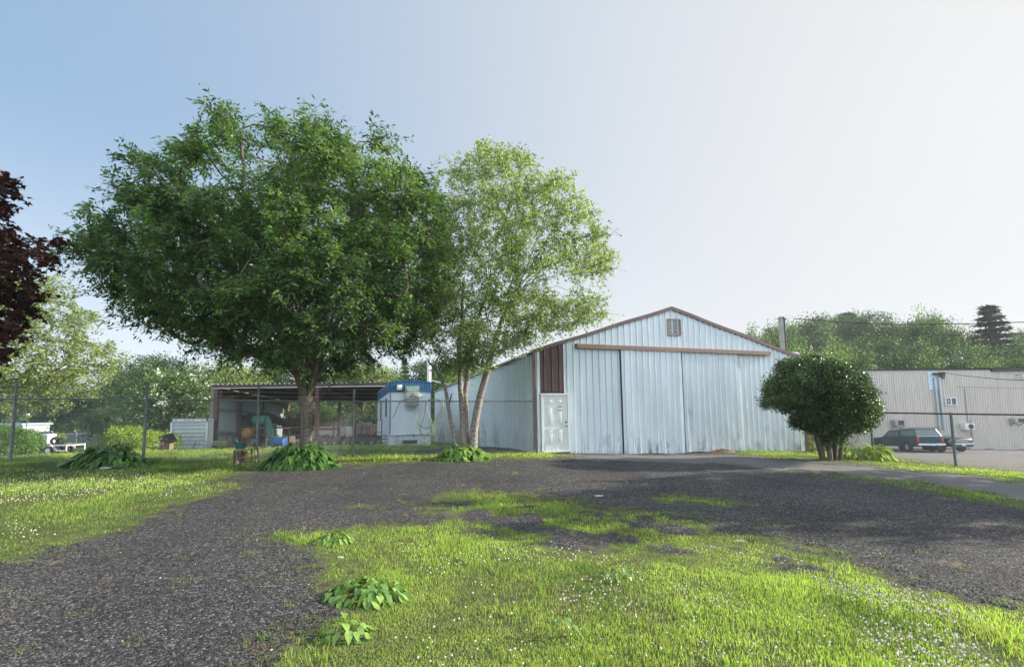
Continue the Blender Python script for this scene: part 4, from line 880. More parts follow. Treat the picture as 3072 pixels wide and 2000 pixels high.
reg('bloom', 8, 7, proto('blossoming_tree', 8, 7, 200, L_mid, 36, 90, extra=(.34, 20, .17))); reg('bush', 3, 5, proto('wild_bush', 3, 5, 150, L_mid, 37, 80, .4, .15, .10, low=-.95))
reg('bushd', 3, 5, proto('dark_thicket', 3, 5, 150, L_dark, 38, 80, .42, .15, .10, low=-.95))
BG, RG = 'trees behind the yard', 'trees on the hillside'
for a in [('dark',330,1150,80,14,'dark tree behind the pale tree, left of the pointed green crown'),('mid',395,1062,78,11,'tall pointed green tree left of the bright rounded crown'),
    ('mid2',445,1128,58,10,'bright mid green rounded tree right behind the long grass at left'),('bloom',560,1098,42,8,'tree covered in white blossom left of the open shed'),
    ('dark',505,1060,66,10,'dark tall tree rising behind the blossoming tree'),('mid',640,1070,60,10,'mid green tree over the left end of the shed roof'),('pale',735,1085,60,9,'pale green tree behind the shed left of the trunk'),
    ('dark',850,1080,68,12,'dark tree behind the big trunk'),('pale',1080,1082,56,9,'pale yellow green tree over the right half of the shed roof'),('dark',1010,1060,70,12,'dark crown between shade tree and pale crown'),
    ('mid',1170,1100,62,9,'green tree directly behind the blue roofed office trailer'),('fir',1215,1080,70,7,'conifer behind the office trailer left of the vent pipe'),('dark',1265,1075,66,10,'dark tree behind the white vent pipe'),
    ('mid',1330,1095,60,9,'green tree seen between the birch stems'),('mid2',1420,1075,66,12,'green tree showing above the eave of the metal barn'),('dark',240,1175,84,15,'dark thick tree above the small white trailer'),
    ('mid',180,1190,82,14,'green tree above the round clipped bush'),('dark',90,1120,86,16,'dark tree behind the pale birch at left'),('mid',-40,1130,84,15,'green tree at the far left border')]:
    place(a[0], *a[1:5], a[5], BG)
for a in [('bushd',60,1230,80,16,'dark thicket above the white roof edge at left'),('bushd',200,1238,79,16,'dark thicket behind the wire topped fence'),('bush',320,1232,78,15,'green thicket left of the lime shrub'),('bushd',430,1222,62,11,'dark thicket behind the lime shrub'),('bushd',520,1230,46,8,'dark thicket behind the white truck box'),
    ('bush',600,1215,52,9,'thicket behind the left post of the shed'),('bushd',880,1215,52,9,'thicket showing under the shed left of the trunk'),('bush',960,1212,54,9,'green thicket under the shed right of the trunk'),('bush',1040,1208,52,9,'green thicket under the shed near the middle post'),('bushd',1110,1210,54,9,'thicket left of the office trailer'),('bush',1190,1215,60,9,'thicket right behind the office trailer')]:
    place(a[0], *a[1:5], a[5], 'thickets behind the yard', cat='bush')
rgn = random.Random(4)
hl = [(2275,975,95,'mid'),(2330,968,88,'mid2'),(2395,958,105,'dark'),(2450,948,112,'mid'),(2500,944,118,'dark'),(2540,940,122,'fir'),(2580,950,112,'dark'),(2640,956,108,'mid'),(2700,965,104,'dark'),(2765,945,84,'mid2'),(2830,952,80,'mid'),(2880,985,95,'mid'),
      (2965,918,78,'fir'),(3030,1005,85,'mid'),(3095,985,90,'mid2'),(2370,1010,78,'mid2'),(2440,1000,82,'dark'),(2510,1005,80,'mid'),(2580,1010,84,'dark'),(2660,1015,78,'mid2'),(2740,1020,72,'mid'),(2830,1030,70,'dark'),(2900,1035,74,'mid2'),(2990,1040,72,'dark'),(3060,1045,70,'mid'),
      (2480,1050,62,'mid'),(2560,1055,58,'mid2'),(2650,1060,60,'dark'),(2760,1060,58,'mid'),(2860,1065,58,'dark'),(2950,1068,58,'mid'),(3050,1070,58,'mid2')]
rows = {0: 'top', 1: 'middle', 2: 'lowest'}
for i, (u, v, Y_, k) in enumerate(hl):
    row = 0 if i < 15 else (1 if i < 25 else 2); side = ['left end','left part','middle','right part','right end'][min(4, int((u-2270)/165))]
    kd = {'mid':'green crown','mid2':'spreading green crown','dark':'dark green crown','fir':'pointed conifer'}[k]
    o_ = i-(0 if row == 0 else 15 if row == 1 else 25); og = ['first','second','third','fourth','fifth','sixth','seventh','eighth','ninth','tenth','eleventh','twelfth','thirteenth','fourteenth','fifteenth'][o_]
    place(k, u, v, Y_, (9 if k != 'fir' else 20)*Y_/75*rgn.uniform(.95, 1.2), '%s, %s from the left in the %s row of trees on the hill' % (kd, og, rows[row]), RG)
place('bloom', 2395, 1030, 44, 6, 'white blossoming tree behind the right slope of the barn roof', 'blossoming trees by the barn'); place('bloom', 2435, 1045, 42, 6, 'blossoming tree rising above the glossy clipped shrub', 'blossoming trees by the barn')
place('mid', 2480, 1072, 40, 5, 'green tree behind the left end of the beige warehouse', RG)
# ---- shrubs in the yard
def shrub(name, label, u, v0, v1, Y_, w, leafm, K, nper, L, W, spread, seed, dep=None):
    top = px(u, v0, Y_); z0 = gz(top[0], top[1])-.05; h = top[2]-z0; rg = np.random.default_rng(seed)
    t = thing(name, label, 'shrub', (top[0], top[1], z0))
    P = ell(K, (0, 0, h*.42), (w/2, (dep or w)/2, h*.55), rg, .3, -.8); P[:, 2] = np.maximum(P[:, 2], .1)
    return make_tree(t, P, [stemline((0,0,0), (0,0,h*.15), .03, 2)], 8, M_bark2, leafm, .05, .006, nper, spread, L, W, seed, vase=.9, world=False, droop=.1, wob=.02, upn=.4)
shrub('clipped_bush', 'dense round clipped green bush behind the fence at left', 8, 1274, 1362, 24, 2.7, L_clip, 420, 70, .09, .06, .19, 51)
shrub('lime_shrub', 'loose yellow green shrub left of the rubble heap', 392, 1278, 1350, 27, 2.4, L_lime, 190, 60, .11, .07, .26, 52)
shrub('lime_shrub', 'smaller yellow green shrub against the white truck box', 492, 1292, 1345, 31, 1.8, L_lime, 90, 50, .11, .07, .24, 53)
# ---- broad leaved perennials
def hosta(name, label, cat, c, rx, ry, h, n, L, W, leafm, seed, group=None):
    rg = np.random.default_rng(seed); t = thing(name, label, cat, c, group=group); Vv, Ff, Tt = [], [], []
    for i in range(n):
        a = rg.random()*6.283; r = math.sqrt(rg.random()); ox, oy = rx*r*math.cos(a), ry*r*math.sin(a); oz = h*(1-r**2.2)*(.55+.5*rg.random())+.04
        a2 = a+rg.normal(0, .5); d = np.array([math.cos(a2), math.sin(a2), 0]); s = np.array([-d[1], d[0], 0]); l = L*(.6+.7*rg.random()); w = W*(.6+.7*rg.random()); pit = .55-1.0*r+rg.normal(0, .22); tl = rg.normal(0, .25)
        s = s+np.array([0, 0, tl]); p = np.array([ox, oy, oz]); ws = [.25, .85, 1, .8, .42, .03]; b0 = len(Vv)
        for k in range(6):
            f = k/5; q = p+d*l*f*math.cos(pit*.6)+np.array([0, 0, l*(math.sin(pit)*f-.75*f*f)])
            lf = w*ws[k]*.12
            Vv += [q-s*w*ws[k]/2+[0, 0, lf], q-[0, 0, 0.0], q+s*w*ws[k]/2+[0, 0, lf]]
            if k: o_ = b0+(k-1)*3; Ff += [(o_, o_+1, o_+4, o_+3), (o_+1, o_+2, o_+5, o_+4)]
        tv = min(1, max(0, rg.normal(.45, .3))); Tt += [(tv, tv, tv)]*18
    Vv = np.array(Vv); Vv[:, 2] = np.maximum(Vv[:, 2], gz(Vv[:, 0]+c[0], Vv[:, 1]+c[1])-c[2]+.01)
    np_mesh('leaves', Vv, Ff, leafm, t, attr=np.array(Tt), smooth=True); return t
g1 = at(327, 12.6); hosta('hosta', 'wide dark hosta clump in the shade near the left fence post', 'hosta', g1, 1.05, .5, .48, 430, .22, .125, L_hosta, 61)
g2 = at(900, 12.4); hosta('hosta', 'tall dark hosta bed wrapped round the big grey trunk', 'hosta', g2, 1.0, .55, .62, 560, .22, .125, L_hosta, 62)
g3 = at(1385, 14.1); hosta('hosta', 'light green hosta bed at the foot of the birch', 'hosta', g3, .82, .5, .42, 430, .20, .115, L_hosta2, 63)
g4 = at(2625, 14.7); hosta('yellow_hosta', 'yellow green hosta by the right fence post', 'hosta', g4, .5, .3, .42, 90, .30, .13, L_lime, 64)
g5 = at(2560, 14.8); hosta('daylily', 'narrow leaved green clump right of the glossy shrub stems', 'plant', g5, .55, .35, .55, 160, .42, .04, L_birch, 65)
for k, (u, v, r_, n_, l_, lab) in enumerate([(1098,1790,.24,130,.085,'largest broad leaved weed at the left edge of the front grass'),(1000,1628,.16,60,.075,'small broad leaved weed in the upper left of the front grass'),(1032,1912,.12,26,.08,'low broad leaved weed nearest the lower left grass edge'),(1690,1905,.07,7,.06,'single pale broad leaf weed in the middle of the front grass'),(1850,1740,.10,14,.06,'low dark weed rosette amid the clover')]):
    p = G(u, v); hosta('broadleaf_weed', lab, 'weed', tuple(p), r_*1.4, r_, .09, n_, l_, l_*.72, L_hosta2 if k != 4 else L_hosta, 70+k)
def weedy(label, u, Y_, h, n, seed, leafm=None, spread=.25, name='tall_weed', cat='weed'):
    rg = np.random.default_rng(seed); c = at(u, Y_); t = thing(name, label, cat, c); st_ = MB(); Vv = []; Tt = []
    for i in range(n):
        bx, by = rg.normal(0, spread, 2); hh = h*(.6+.4*rg.random()); lx, ly = rg.normal(0, .12, 2)*hh; st_.tube([(bx, by, -.05), (bx+lx*.4, by+ly*.4, hh*.5), (bx+lx, by+ly, hh)], [.006, .005, .002], 4)
        for k in range(int(16*h)+6):
            f = .15+.85*rg.random(); p = np.array([bx+lx*f, by+ly*f, hh*f]); a = rg.random()*6.28; d = np.array([math.cos(a), math.sin(a), .35]); s = np.array([-d[1], d[0], 0]); l = .13*(1.2-f*.6); w = .03
            Vv += [p, p+d*l*.5+s*w*.5, p+d*l-[0, 0, .02], p+d*l*.5-s*w*.5]; tv = rg.random(); Tt += [(tv, tv, tv)]*4
    st_.build('stalk', M_bark2, t); np_mesh('foliage', np.array(Vv), np.arange(len(Vv)).reshape(-1, 4), leafm or L_birch, t, attr=np.array(Tt)); return t
weedy('upright green sapling touching the fence post behind the bench', 758, 14.0, .75, 2, 81, spread=.05, name='sapling', cat='plant')
weedy('light green milkweed right of the fence post by the hosta', 800, 13.8, .6, 4, 82, L_lime, .1)
weedy('dry stalked weed clump against the barn side, behind the birch', 1475, 17.5, 1.2, 9, 83, spread=.35); weedy('dark weeds at the foot of the barn side wall near the trailer', 1345, 21, 1.1, 14, 84, L_mid, .5)
weedy('yellowish grass stalks in front of the low steel deck', 1003, 27, .7, 8, 85, L_lime, .25); weedy('green weeds under the vent of the office trailer', 1212, 26.6, .4, 8, 86, L_mid, .2)
weedy('vine covered weeds at the right corner of the barn', 2440, 18.5, .9, 22, 87, L_lime, .45); weedy('thin weeds by the truck box corner', 585, 31, .45, 8, 88, L_birch, .4)
t = None
# ------------------------------------------------------------------ office trailer
TA = math.atan2(.382, .924); c_, s_ = math.cos(TA), math.sin(TA); tl = px(1169, 1335, 27); tz = gz(tl[0], tl[1])
off = thing('office_trailer', 'pale site office trailer with blue ribbed fascia and wall air conditioner', 'office trailer', (tl[0], tl[1], tz), TA)
def ox(u): k = (u-UC)/FPX; return (k*tl[1]-tl[0])/(c_-k*s_)
def oz(u, v): return px(u, v, tl[1]+s_*ox(u))[2]-tz
OW = ox(1293); OL = 6.8; dn = -.058     # the pad falls away to the back
OH = oz(1169, 1146); fz = oz(1169, 1174); lip = oz(1169, 1303)
def crown(x): return OH+.10*math.sin(math.pi*min(1, max(0, x/OW)))
q = ribs(.02, OW-.02, lambda x: lip, lambda x: fz+.02, .20, rib=.008, wr=.02, minor=False, y=0); q.build('front_wall', P_office, off)
q = ribs(-.01, OW+.01, lambda x: fz, crown, .155, rib=.025, wr=.05, minor=False, y=-.03); q.build('fascia', P_bluef, off)
q = MB(); 
for i in range(10): a_, b_ = OW*i/10, OW*(i+1)/10; q.bar((a_, -.05, crown(a_)), (b_, -.05, crown(b_)), .05, .06)
q.box((OW/2, -.045, fz), (OW+.06, .03, .05)); q.box((0, -.015, (lip+fz)/2), (.05, .05, fz-lip)); q.box((OW, -.015, (lip+fz)/2), (.05, .05, fz-lip)); q.build('blue_trim', P_bluef, off)
q = MB(); q.box((OW/2, -.02, lip), (OW+.06, .06, .09)); q.build('lower_lip', P_office, off)
q = MB(); q.box((OW/2, .06, lip/2-.2), (OW-.04, .04, lip+.4)); q.build('skirting', P_office, off)
def slab(x0, x1, y0, z0f, z1f, y1, name, mt, n=10):
    q = MB(); 
    for i in range(n):
        ya, yb = y0+(y1-y0)*i/n, y0+(y1-y0)*(i+1)/n
        q.add([(x, y, zf+dn*y) for y in (ya, yb) for x in (x0, x1) for zf in (z0f, z1f)], [(0,1,3,2),(4,6,7,5),(0,4,5,1),(2,3,7,6),(1,5,7,3),(0,2,6,4)] if False else [(0,1,5,4),(2,6,7,3),(1,3,7,5),(0,4,6,2)])
    return q.build(name, mt, off)
slab(0, .04, .0, lip-.02, fz, OL, 'side_wall', P_office); slab(-.03, .02, 0, fz, OH, OL, 'side_fascia', P_bluef); slab(OW-.04, OW, 0, lip, OH, OL, 'side_wall', P_office); slab(.05, .08, .05, -.5, lip, OL, 'skirting', P_office)
slab(-.03, OW+.03, -.02, OH-.02, OH+.04, OL, 'roof', M_galv); q = MB(); q.box((OW/2, OL, 1.3), (OW, .05, 3.6)); q.build('back_wall', P_office, off)
for y0 in (1.5, 4.3):
    w = thing('window', None, None); w.parent = off; z0 = fz-.35+dn*y0; q = MB(); q.box((-.012, y0+.25, z0-.5), (.03, .55, 1.15)); q.build('frame', M_dark, w); q = MB(); q.box((-.03, y0+.25, z0-.5), (.012, .45, 1.0)); q.build('pane', M_glass, w)
# wall air conditioner with sign
ac = thing('air_conditioner', None, None); ac.parent = off; a0, a1, zt_, zb_ = ox(1214), ox(1253), oz(1230, 1157), oz(1230, 1218); am = (a0+a1)/2
M_ac = mat('grey_beige_casing', (.36,.37,.36), .5)
q = MB(); q.box((am, -.22, (zt_+zb_)/2), (a1-a0, .36, zt_-zb_)); q.build('casing', M_ac, ac, bevel=.012)
q = MB(); zh = zt_-.36; q.box((am, -.412, zh/2+zt_/2), (a1-a0-.04, .015, zt_-zh-.03)); q.build('sign_board', M_green, ac)
text('WILLSCOT', .135, M_white, ac, (am, -.428, zt_-.225), name='sign_lettering')
q = MB()
for z in (zt_-.08, zt_-.265): q.box((am, -.424, z), (.66, .006, .02))
for x in (am-.32, am+.32): q.box((x, -.424, zt_-.172), (.02, .006, .185))
for k, (x, w) in enumerate([(am-.16, .26), (am+.15, .28)]): q.box((x, -.424, zt_-.315), (w, .006, .022))
q.build('sign_border', M_white, ac)
q = MB(); q.box((am+.02, -.405, zh-.13), (.12, .02, .07)); 
for k in range(5): q.box((am-.14+.09*k, -.403, zh-.28), (.05, .012, .11))
q.box((am, -.40, zh-.40), (a1-a0-.06, .03, .02)); q.build('grille', M_dark, ac)
q = MB(); q.box((am+.03, -.402, (zh-.42+zb_+.05)/2), (a1-a0-.12, .012, zh-.42-zb_-.05)); q.build('lower_panel', M_galv, ac)
q = MB(); q.box(((ox(1189)+ox(1204))/2, -.12, (oz(1197, 1154)+oz(1197, 1170))/2), (ox(1204)-ox(1189), .18, .31)); q.build('electric_box', M_white, off, bevel=.015)
q = MB(); v0, v1, vz_, vh = ox(1208), ox(1252), oz(1230, 1325), .22
q.box(((v0+v1)/2, .03, vz_), (v1-v0, .03, vh)); q.build('crawl_vent', M_dark, off); q = MB()
for i in range(11): q.box((v0+(v1-v0)*(i+.5)/11, .008, vz_), (.012, .02, vh))
q.build('vent_bars', M_galv, off)
q = MB(); q.tube([(v0+.5, -.0, lip-.02), (v0+.62, -.06, lip-.03), (v0+.66, -.06, lip-.2)], .02, 8); q.build('drain_spout', M_dark, off)
# steps and rail beside the trailer's side
rl = thing('stair_rail', 'black metal stair rail beside the office trailer', 'railing', at(1128, 28.2)); q = MB()
for x in (-.9, -.55, -.4, .0, .35): q.bar((x, 0, 0), (x, 0, 1.15 if x != .35 else 1.6), .05)
for z, x0, x1 in ((1.15, -.9, 0), (.8, -.4, .35), (1.55, -.4, .35), (.45, -.4, .35), (.25, -.9, .35), (1.0, -.9, -.4)): q.bar((x0, 0, z), (x1, 0, z), .04)
q.build('bars', M_dark, rl); q = MB()
for i in range(3): q.box((.15, .2+.25*i, .15+.2*i), (.7, .26, .04))
q.build('treads', M_dark, rl)
# vent pipe
vp = at(1287, 31); vpt = px(1287, 1083, 31)[2]-vp[2]; t = thing('vent_pipe', 'tall white vent pipe rising behind the office trailer roof', 'pipe', vp); q = MB(); q.cyl((0,0,0), (0,0,vpt), .14, 12); q.build('pipe', M_white, t, smooth=True); q = MB(); q.cyl((0,0,vpt+.05), (0,0,vpt+.25), .2, 12, .04); q.cyl((0,0,vpt), (0,0,vpt+.05), .1, 8); q.build('cap', M_galv, t)
def cable(name, label, cat, pts, r, mt, sag=0):
    P3 = [Vector(p) for p in pts]; out = []
    for i in range(len(P3)-1):
        for f in np.linspace(0, 1, 15)[:-1]: p = P3[i].lerp(P3[i+1], f); p.z -= sag*4*f*(1-f); out.append(p)
    t = thing(name, label, cat, P3[0]); q = MB(); q.tube(out+[P3[-1]], r, 5); q.build('wire', mt, t, world=True); return t
cable('pale_cable', 'white pipe brace running from the vent pipe to the barn roof', 'cable', [px(1289, 1140, 31), px(1345, 1152, 29)], .03, M_white)
# ------------------------------------------------------------------ open shed
sy0, sy1 = 33.5, 43.9; sl = at(645, sy0); sh = thing('open_shed', 'open fronted steel pole shed with red brown posts and low metal roof', 'shed', sl); sx, sY, sz = sl
def S(u, v, Y_): p = px(u, v, Y_); return (p[0]-sx, p[1]-sY, p[2]-sz)
RX = S(1160, 1160, sy0)[0]; zF = S(650, 1166, sy0)[2]; slope = (S(843, 1207, sy1)[2]-zF)/(sy1-sy0); D = sy1-sy0; dxb = -.026
def fl(x, y): return gz(sx+x, sY+y)-sz
q = MB(); xk = -.25
while xk < RX:   # corrugated roof
    q.add([(xk, -.15, zF+.30), (xk+.22, -.15, zF+.30), (xk+.22, D+.1, zF+.30+slope*D), (xk, D+.1, zF+.30+slope*D), (xk+.26, -.15, zF+.36), (xk+.31, -.15, zF+.36), (xk+.31, D+.1, zF+.36+slope*D), (xk+.26, D+.1, zF+.36+slope*D), (xk+.35, -.15, zF+.30), (xk+.35, D+.1, zF+.30+slope*D)], [(0,1,2,3),(1,4,7,2),(4,5,6,7),(5,8,9,6)]); xk += .35
q.build('roof', M_galv, sh)
q = MB(); q.box((RX/2, -.1, zF+.16), (RX+.5, .05, .24)); q.build('fascia', M_brown, sh); q = MB(); q.box((RX/2, -.13, zF+.03), (RX+.4, .03, .045)); q.build('gutter_edge', M_white, sh)
q = MB(); 
for k in range(9):
    y = .3+(D-.4)*k/8; q.box((RX/2, y, zF+.14+slope*y), (RX, .07, .18))
q.build('purlins', M_dark, sh)
M_redst = mat('red_oxide_steel', (.13,.05,.048), .6, .1, .25, 6)
cols = [(0, 0, .30, 'wall_post'), (S(719,1250,36)[0], 36-sy0, .22, 'post'), (S(787,1250,40)[0], 40-sy0, .22, 'post'), (S(845,1250,sy1)[0], D, .22, 'post'), (S(951,1250,sy0)[0], 0, .26, 'post'), (S(1017,1250,38.3)[0], 38.3-sy0, .2, 'post'), (S(1063,1250,sy1)[0], D, .22, 'post')]
for x, y, w, nme in cols:
    q = MB(); zt0 = zF+slope*y+.08; z0 = fl(x, y)-.1; q.box((x, y-.08, (zt0+z0)/2), (w, .03, zt0-z0)); q.box((x, y+.08, (zt0+z0)/2), (w, .03, zt0-z0)); q.box((x, y, (zt0+z0)/2), (.03, .13, zt0-z0)); q.build('post', M_redst if nme == 'post' else P_brown, sh)
q = MB(); q.box((-.22, -.02, zF/2), (.34, .1, zF+.3)); q.build('corner_trim', mat('tan_grey_steel', (.22,.19,.17), .5), sh)
# rafters with haunches
for x0 in (S(951,1250,sy0)[0], S(719,1250,36)[0]):
    q = MB(); zt0 = zF+.02
    q.add([(x0-.06, 0, zt0), (x0+.06, 0, zt0), (x0+.06, D, zt0+slope*D), (x0-.06, D, zt0+slope*D), (x0-.06, 0, zt0-.75), (x0+.06, 0, zt0-.75), (x0-.06, 1.6, zt0-.3+slope*1.6), (x0+.06, 1.6, zt0-.3+slope*1.6), (x0-.06, D-1.8, zt0-.3+slope*D), (x0+.06, D-1.8, zt0-.3+slope*D), (x0-.06, D, zt0-.95+slope*D), (x0+.06, D, zt0-.95+slope*D)], [(0,1,2,3),(0,4,5,1),(4,6,7,5),(6,8,9,7),(8,10,11,9),(0,3,8,6),(0,6,4),(3,10,8),(1,7,9,2),(1,5,7),(2,9,11)]); q.build('rafter', M_redst, sh)
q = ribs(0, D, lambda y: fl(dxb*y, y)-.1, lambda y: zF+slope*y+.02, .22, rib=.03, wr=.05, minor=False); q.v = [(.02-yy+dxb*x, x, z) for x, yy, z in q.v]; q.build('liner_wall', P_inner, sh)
q = ribs(0, D, lambda y: fl(dxb*y, y)-.1, lambda y: zF+slope*y+.02, .22, rib=.03, wr=.05, minor=False); q.v = [(-.36+dxb*x, x, z) for x, yy, z in q.v]; q.build('outer_wall', P_brown, sh)
for z in (1.35, 3.1): q = MB(); q.bar((.12, 0, z-.1), (.12+dxb*D, D, z-.1+slope*D), .10, .2); q.build('girt', M_galv, sh)
# ------------------------------------------------------------------ truck box, junk, racks
def T(name, label, cat, u, Y_, rz=0, group=None): return thing(name, label, cat, at(u, Y_), rz, group)
tb = T('truck_box', 'worn white truck box with a closed roll up door beside the shed', 'truck body', 568, 32.6); bz = px(568, 1256, 32.6)[2]-tb.location.z; bw = 2.66
q = MB(); q.box((0, .36, bz/2+.06), (bw, .44, bz-.12)); q.build('body', M_white, tb); q = MB(); q.box((0, .1, bz/2), (bw-.2, .03, bz-.25)); q.build('door_backing', M_dark, tb)
q = MB(); q.box((-bw/2+.06, .0, bz/2), (.13, .14, bz)); q.box((bw/2-.06, .0, bz/2), (.13, .14, bz)); q.box((0, .0, bz-.1), (bw, .14, .2)); q.box((0, 0, .09), (bw, .16, .1)); q.build('door_frame', P_office, tb)
P_roll = panelmat('scuffed_white_door', (.60,.66,.70), (.16,.14,.12), 1.6, .5, .9)
for i in range(7): hgt = (bz-.36)/7; q = MB(); q.box((0, .04, .16+hgt*(i+.5)), (bw-.26, .05, hgt-.035)); q.build('door_slat', P_roll, tb)
for x in (-.95, -.27, 0, .27, .95): q = MB(); q.box((x, -.075, bz-.09), (.17, .02, .05)); q.build('marker_light', M_red, tb)
for z in (.35, .62): q = MB(); q.box((bw/2-.06, -.075, z), (.05, .02, .14)); q.build('hinge', M_dark, tb)
# rubble
rb_ = T('rubble_heap', 'heap of orange bricks and broken boards left of the white truck box', 'rubble', 425, 27.5); rr = random.Random(3); q = MB()
for i in range(150): r = rr.random()**.6; a = rr.random()*6.28; x, y = 1.25*r*math.cos(a)-.2, .5*r*math.sin(a); z = .55*(1-r)*rr.random()**.5+.04; q.box((x, y, z+gz(rb_.location.x+x, rb_.location.y+y)-rb_.location.z), (.2, .1, .065), M=Matrix.Rotation(rr.random()*3, 3, 'Z')@Matrix.Rotation(rr.uniform(-.7, .7), 3, 'X'))
q.build('bricks', M_brick, rb_); q = MB()
for i in range(14): x = rr.uniform(-1.2, 1.5); q.bar((x, rr.uniform(-.4, .4), rr.uniform(.1, .6)), (x+rr.uniform(-.9, .9), rr.uniform(-.4, .4), rr.uniform(.1, .8)), .09, .03)
q.build('boards', M_wood, rb_)
jb = T('scrap_panel', 'dark board leaning on crates beside the white truck box', 'board', 497, 29.5); q = MB(); q.box((0, 0, .75), (1.35, .06, .62), M=Matrix.Rotation(math.radians(-14), 3, 'Y')@Matrix.Rotation(.4, 3, 'X')); q.build('panel', M_dark, jb); q = MB(); q.box((-.3, -.1, .35), (.55, .3, .5), rz=.2); q.box((.25, 0, .25), (.35, .3, .5), rz=-.1); q.build('support', M_wood, jb)
gb_ = T('green_machine', 'small green and black machine with wheels in front of the rubble', 'garden machine', 464, 28.5); q = MB(); q.box((0, 0, .36), (.42, .35, .24)); q.build('housing', M_green, gb_, bevel=.03); 
for x in (-.26, .2):
    w = thing('wheel', None, None); w.parent = gb_; q = MB(); q.cyl((x, -.22, .16), (x, -.12, .16), .16, 14); q.build('tyre', M_black, w)
q = MB(); q.tube([(.1, 0, .45), (.5, 0, .8), (.62, 0, .8)], .02, 6); q.build('handle', M_dark, gb_)
# bench, log, basket in front of the fence
bn = T('wooden_bench', 'rickety low wooden bench on thin legs against the fence post', 'bench', 745, 13.15); bzh = px(740, 1347, 13.15)[2]-bn.location.z; q = MB(); q.box((-.02, 0, bzh-.01), (.56, .26, .03), M=Matrix.Rotation(math.radians(-6), 3, 'Y')); q.build('seat', M_wood, bn)
for k, (x, y) in enumerate([(-.22,-.1),(-.22,.1),(.02,-.1),(.06,.1),(.22,.1)]): q = MB(); q.bar((x*1.15, y*1.2, 0), (x, y, bzh-.01), .028); q.build('leg', M_wood, bn)
q = MB(); q.bar((-.2, -.1, .18), (.27, .1, .22), .022); q.build('stretcher', M_wood, bn)
q = MB(); q.box((-.18, .12, bzh/2-.02), (.2, .03, bzh-.08)); q.build('back_board', mat('grey_plywood', (.20,.15,.12), .9), bn)
lg = T('log', 'short upright dark log under the green basket', 'log', 711, 13.1); q = MB(); q.tube([(0,0,-.03), (.01,0,.15), (0,.01,bzh-.02)], [.085,.078,.08], 12); q.build('bark', M_bark2, lg, smooth=True)
bk = thing('basket', 'round teal plastic basket full of scraps on the log and bench', 'basket', (at(721, 13.1)[0], 13.13, lg.location.z+bzh+.005)); q = MB(); n = 20; h_ = .19
for i in range(n): a, a2 = i*6.283/n, (i+.72)*6.283/n; q.add([(.115*math.cos(a), .115*math.sin(a), 0), (.115*math.cos(a2), .115*math.sin(a2), 0), (.15*math.cos(a2), .15*math.sin(a2), h_), (.15*math.cos(a), .15*math.sin(a), h_), (.105*math.cos(a), .105*math.sin(a), 0), (.105*math.cos(a2), .105*math.sin(a2), 0), (.14*math.cos(a2), .14*math.sin(a2), h_), (.14*math.cos(a), .14*math.sin(a), h_)], [(0,1,2,3),(4,5,6,7),(0,4,7,3),(1,5,6,2)])
q.cyl((0,0,0), (0,0,.01), .115, 20); q.cyl((0,0,.01), (0,0,.15), .105, 20, .132); q.build('wall', M_teal, bk); q = MB(); q.tube([(.15*math.cos(i*6.283/24), .15*math.sin(i*6.283/24), h_) for i in range(25)], .009, 6); q.build('rim', M_teal, bk)
t = thing('rag', 'red cloth lying on top of the teal basket', 'cloth', (bk.location.x+.04, bk.location.y, bk.location.z+.15)); q = MB(); q.add([(-.1,-.08,.03),(0,-.1,.06),(.11,-.06,.03),(.12,.05,.06),(0,.09,.09),(-.09,.07,.05),(0,0,.11)], [(0,1,6),(1,2,6),(2,3,6),(3,4,6),(4,5,6),(5,0,6)]); q.build('cloth', M_red, t)
t = thing('stick', 'white paddle sticking out of the teal basket', 'stick', (bk.location.x-.02, bk.location.y, bk.location.z+.08)); q = MB(); q.bar((0,0,0), (-.11,0,.22), .03, .008); q.build('blade', M_white, t)
q = MB(); ins = T('insulator', 'white ceramic insulator on the end of the bench', 'insulator', 770, 13.2); ins.location.z += bzh-.16; q.tube([(0,0,0),(0,0,.04),(0,0,.05),(0,0,.09),(0,0,.1),(0,0,.15)], [.018,.03,.018,.03,.018,.02], 10); q.build('body', M_white, ins)
fs = T('flat_stone', 'pale flat stone in front of the left hosta', 'stone', 325, 11.9); q = MB(); q.box((0,0,.03), (.22,.14,.05), rz=.3); q.build('rock', M_concrete, fs, bevel=.015)
# inside the shed
tp_ = T('tarp_heap', 'black tarpaulin heaped over goods on the shelf in the shed', 'tarpaulin', 790, 37.0); rg = np.random.default_rng(9); q = MB(); nX, nY = 22, 8; Vv = []; 
for j in range(nY):
    for i in range(nX):
        f, g = i/(nX-1), j/(nY-1); z = 1.75+1.15*math.sin(math.pi*min(1, f*1.05+.05))**.6*math.sin(math.pi*(.15+.8*g))+rg.normal(0, .09); Vv.append((-2.3+4.6*f, -1+2*g, z))
q.add(Vv, [(j*nX+i, j*nX+i+1, (j+1)*nX+i+1, (j+1)*nX+i) for j in range(nY-1) for i in range(nX-1)]); q.build('sheet', mat('black_tarp', (.018,.02,.022), .4, 0, .3, 4, .5), tp_, smooth=True)
sf = T('storage_shelf', 'wide storage shelf with a pale wooden edge under the black tarp', 'shelf', 790, 37.0); q = MB(); q.box((.1, 0, 1.68), (5.2, 2.0, .09)); q.build('deck', mat('raw_timber', (.42,.31,.2), .8), sf)
for x in (-2.4, 0, 2.5): q = MB(); q.bar((x, -.9, 0), (x, -.9, 1.64), .1); q.build('leg', M_dark, sf)
sld = T('teal_slide', 'teal plastic slide sloping down from a teal cabinet in the shed', 'slide', 815, 35.4); q = MB(); q.bar((-.45, 0, 2.4), (.3, 0, .35), .5, .10); q.build('chute', M_teal, sld); q = MB(); q.box((-.98, .2, 2.2), (1.0, .7, .62)); q.build('cabinet', M_teal, sld, bevel=.04)
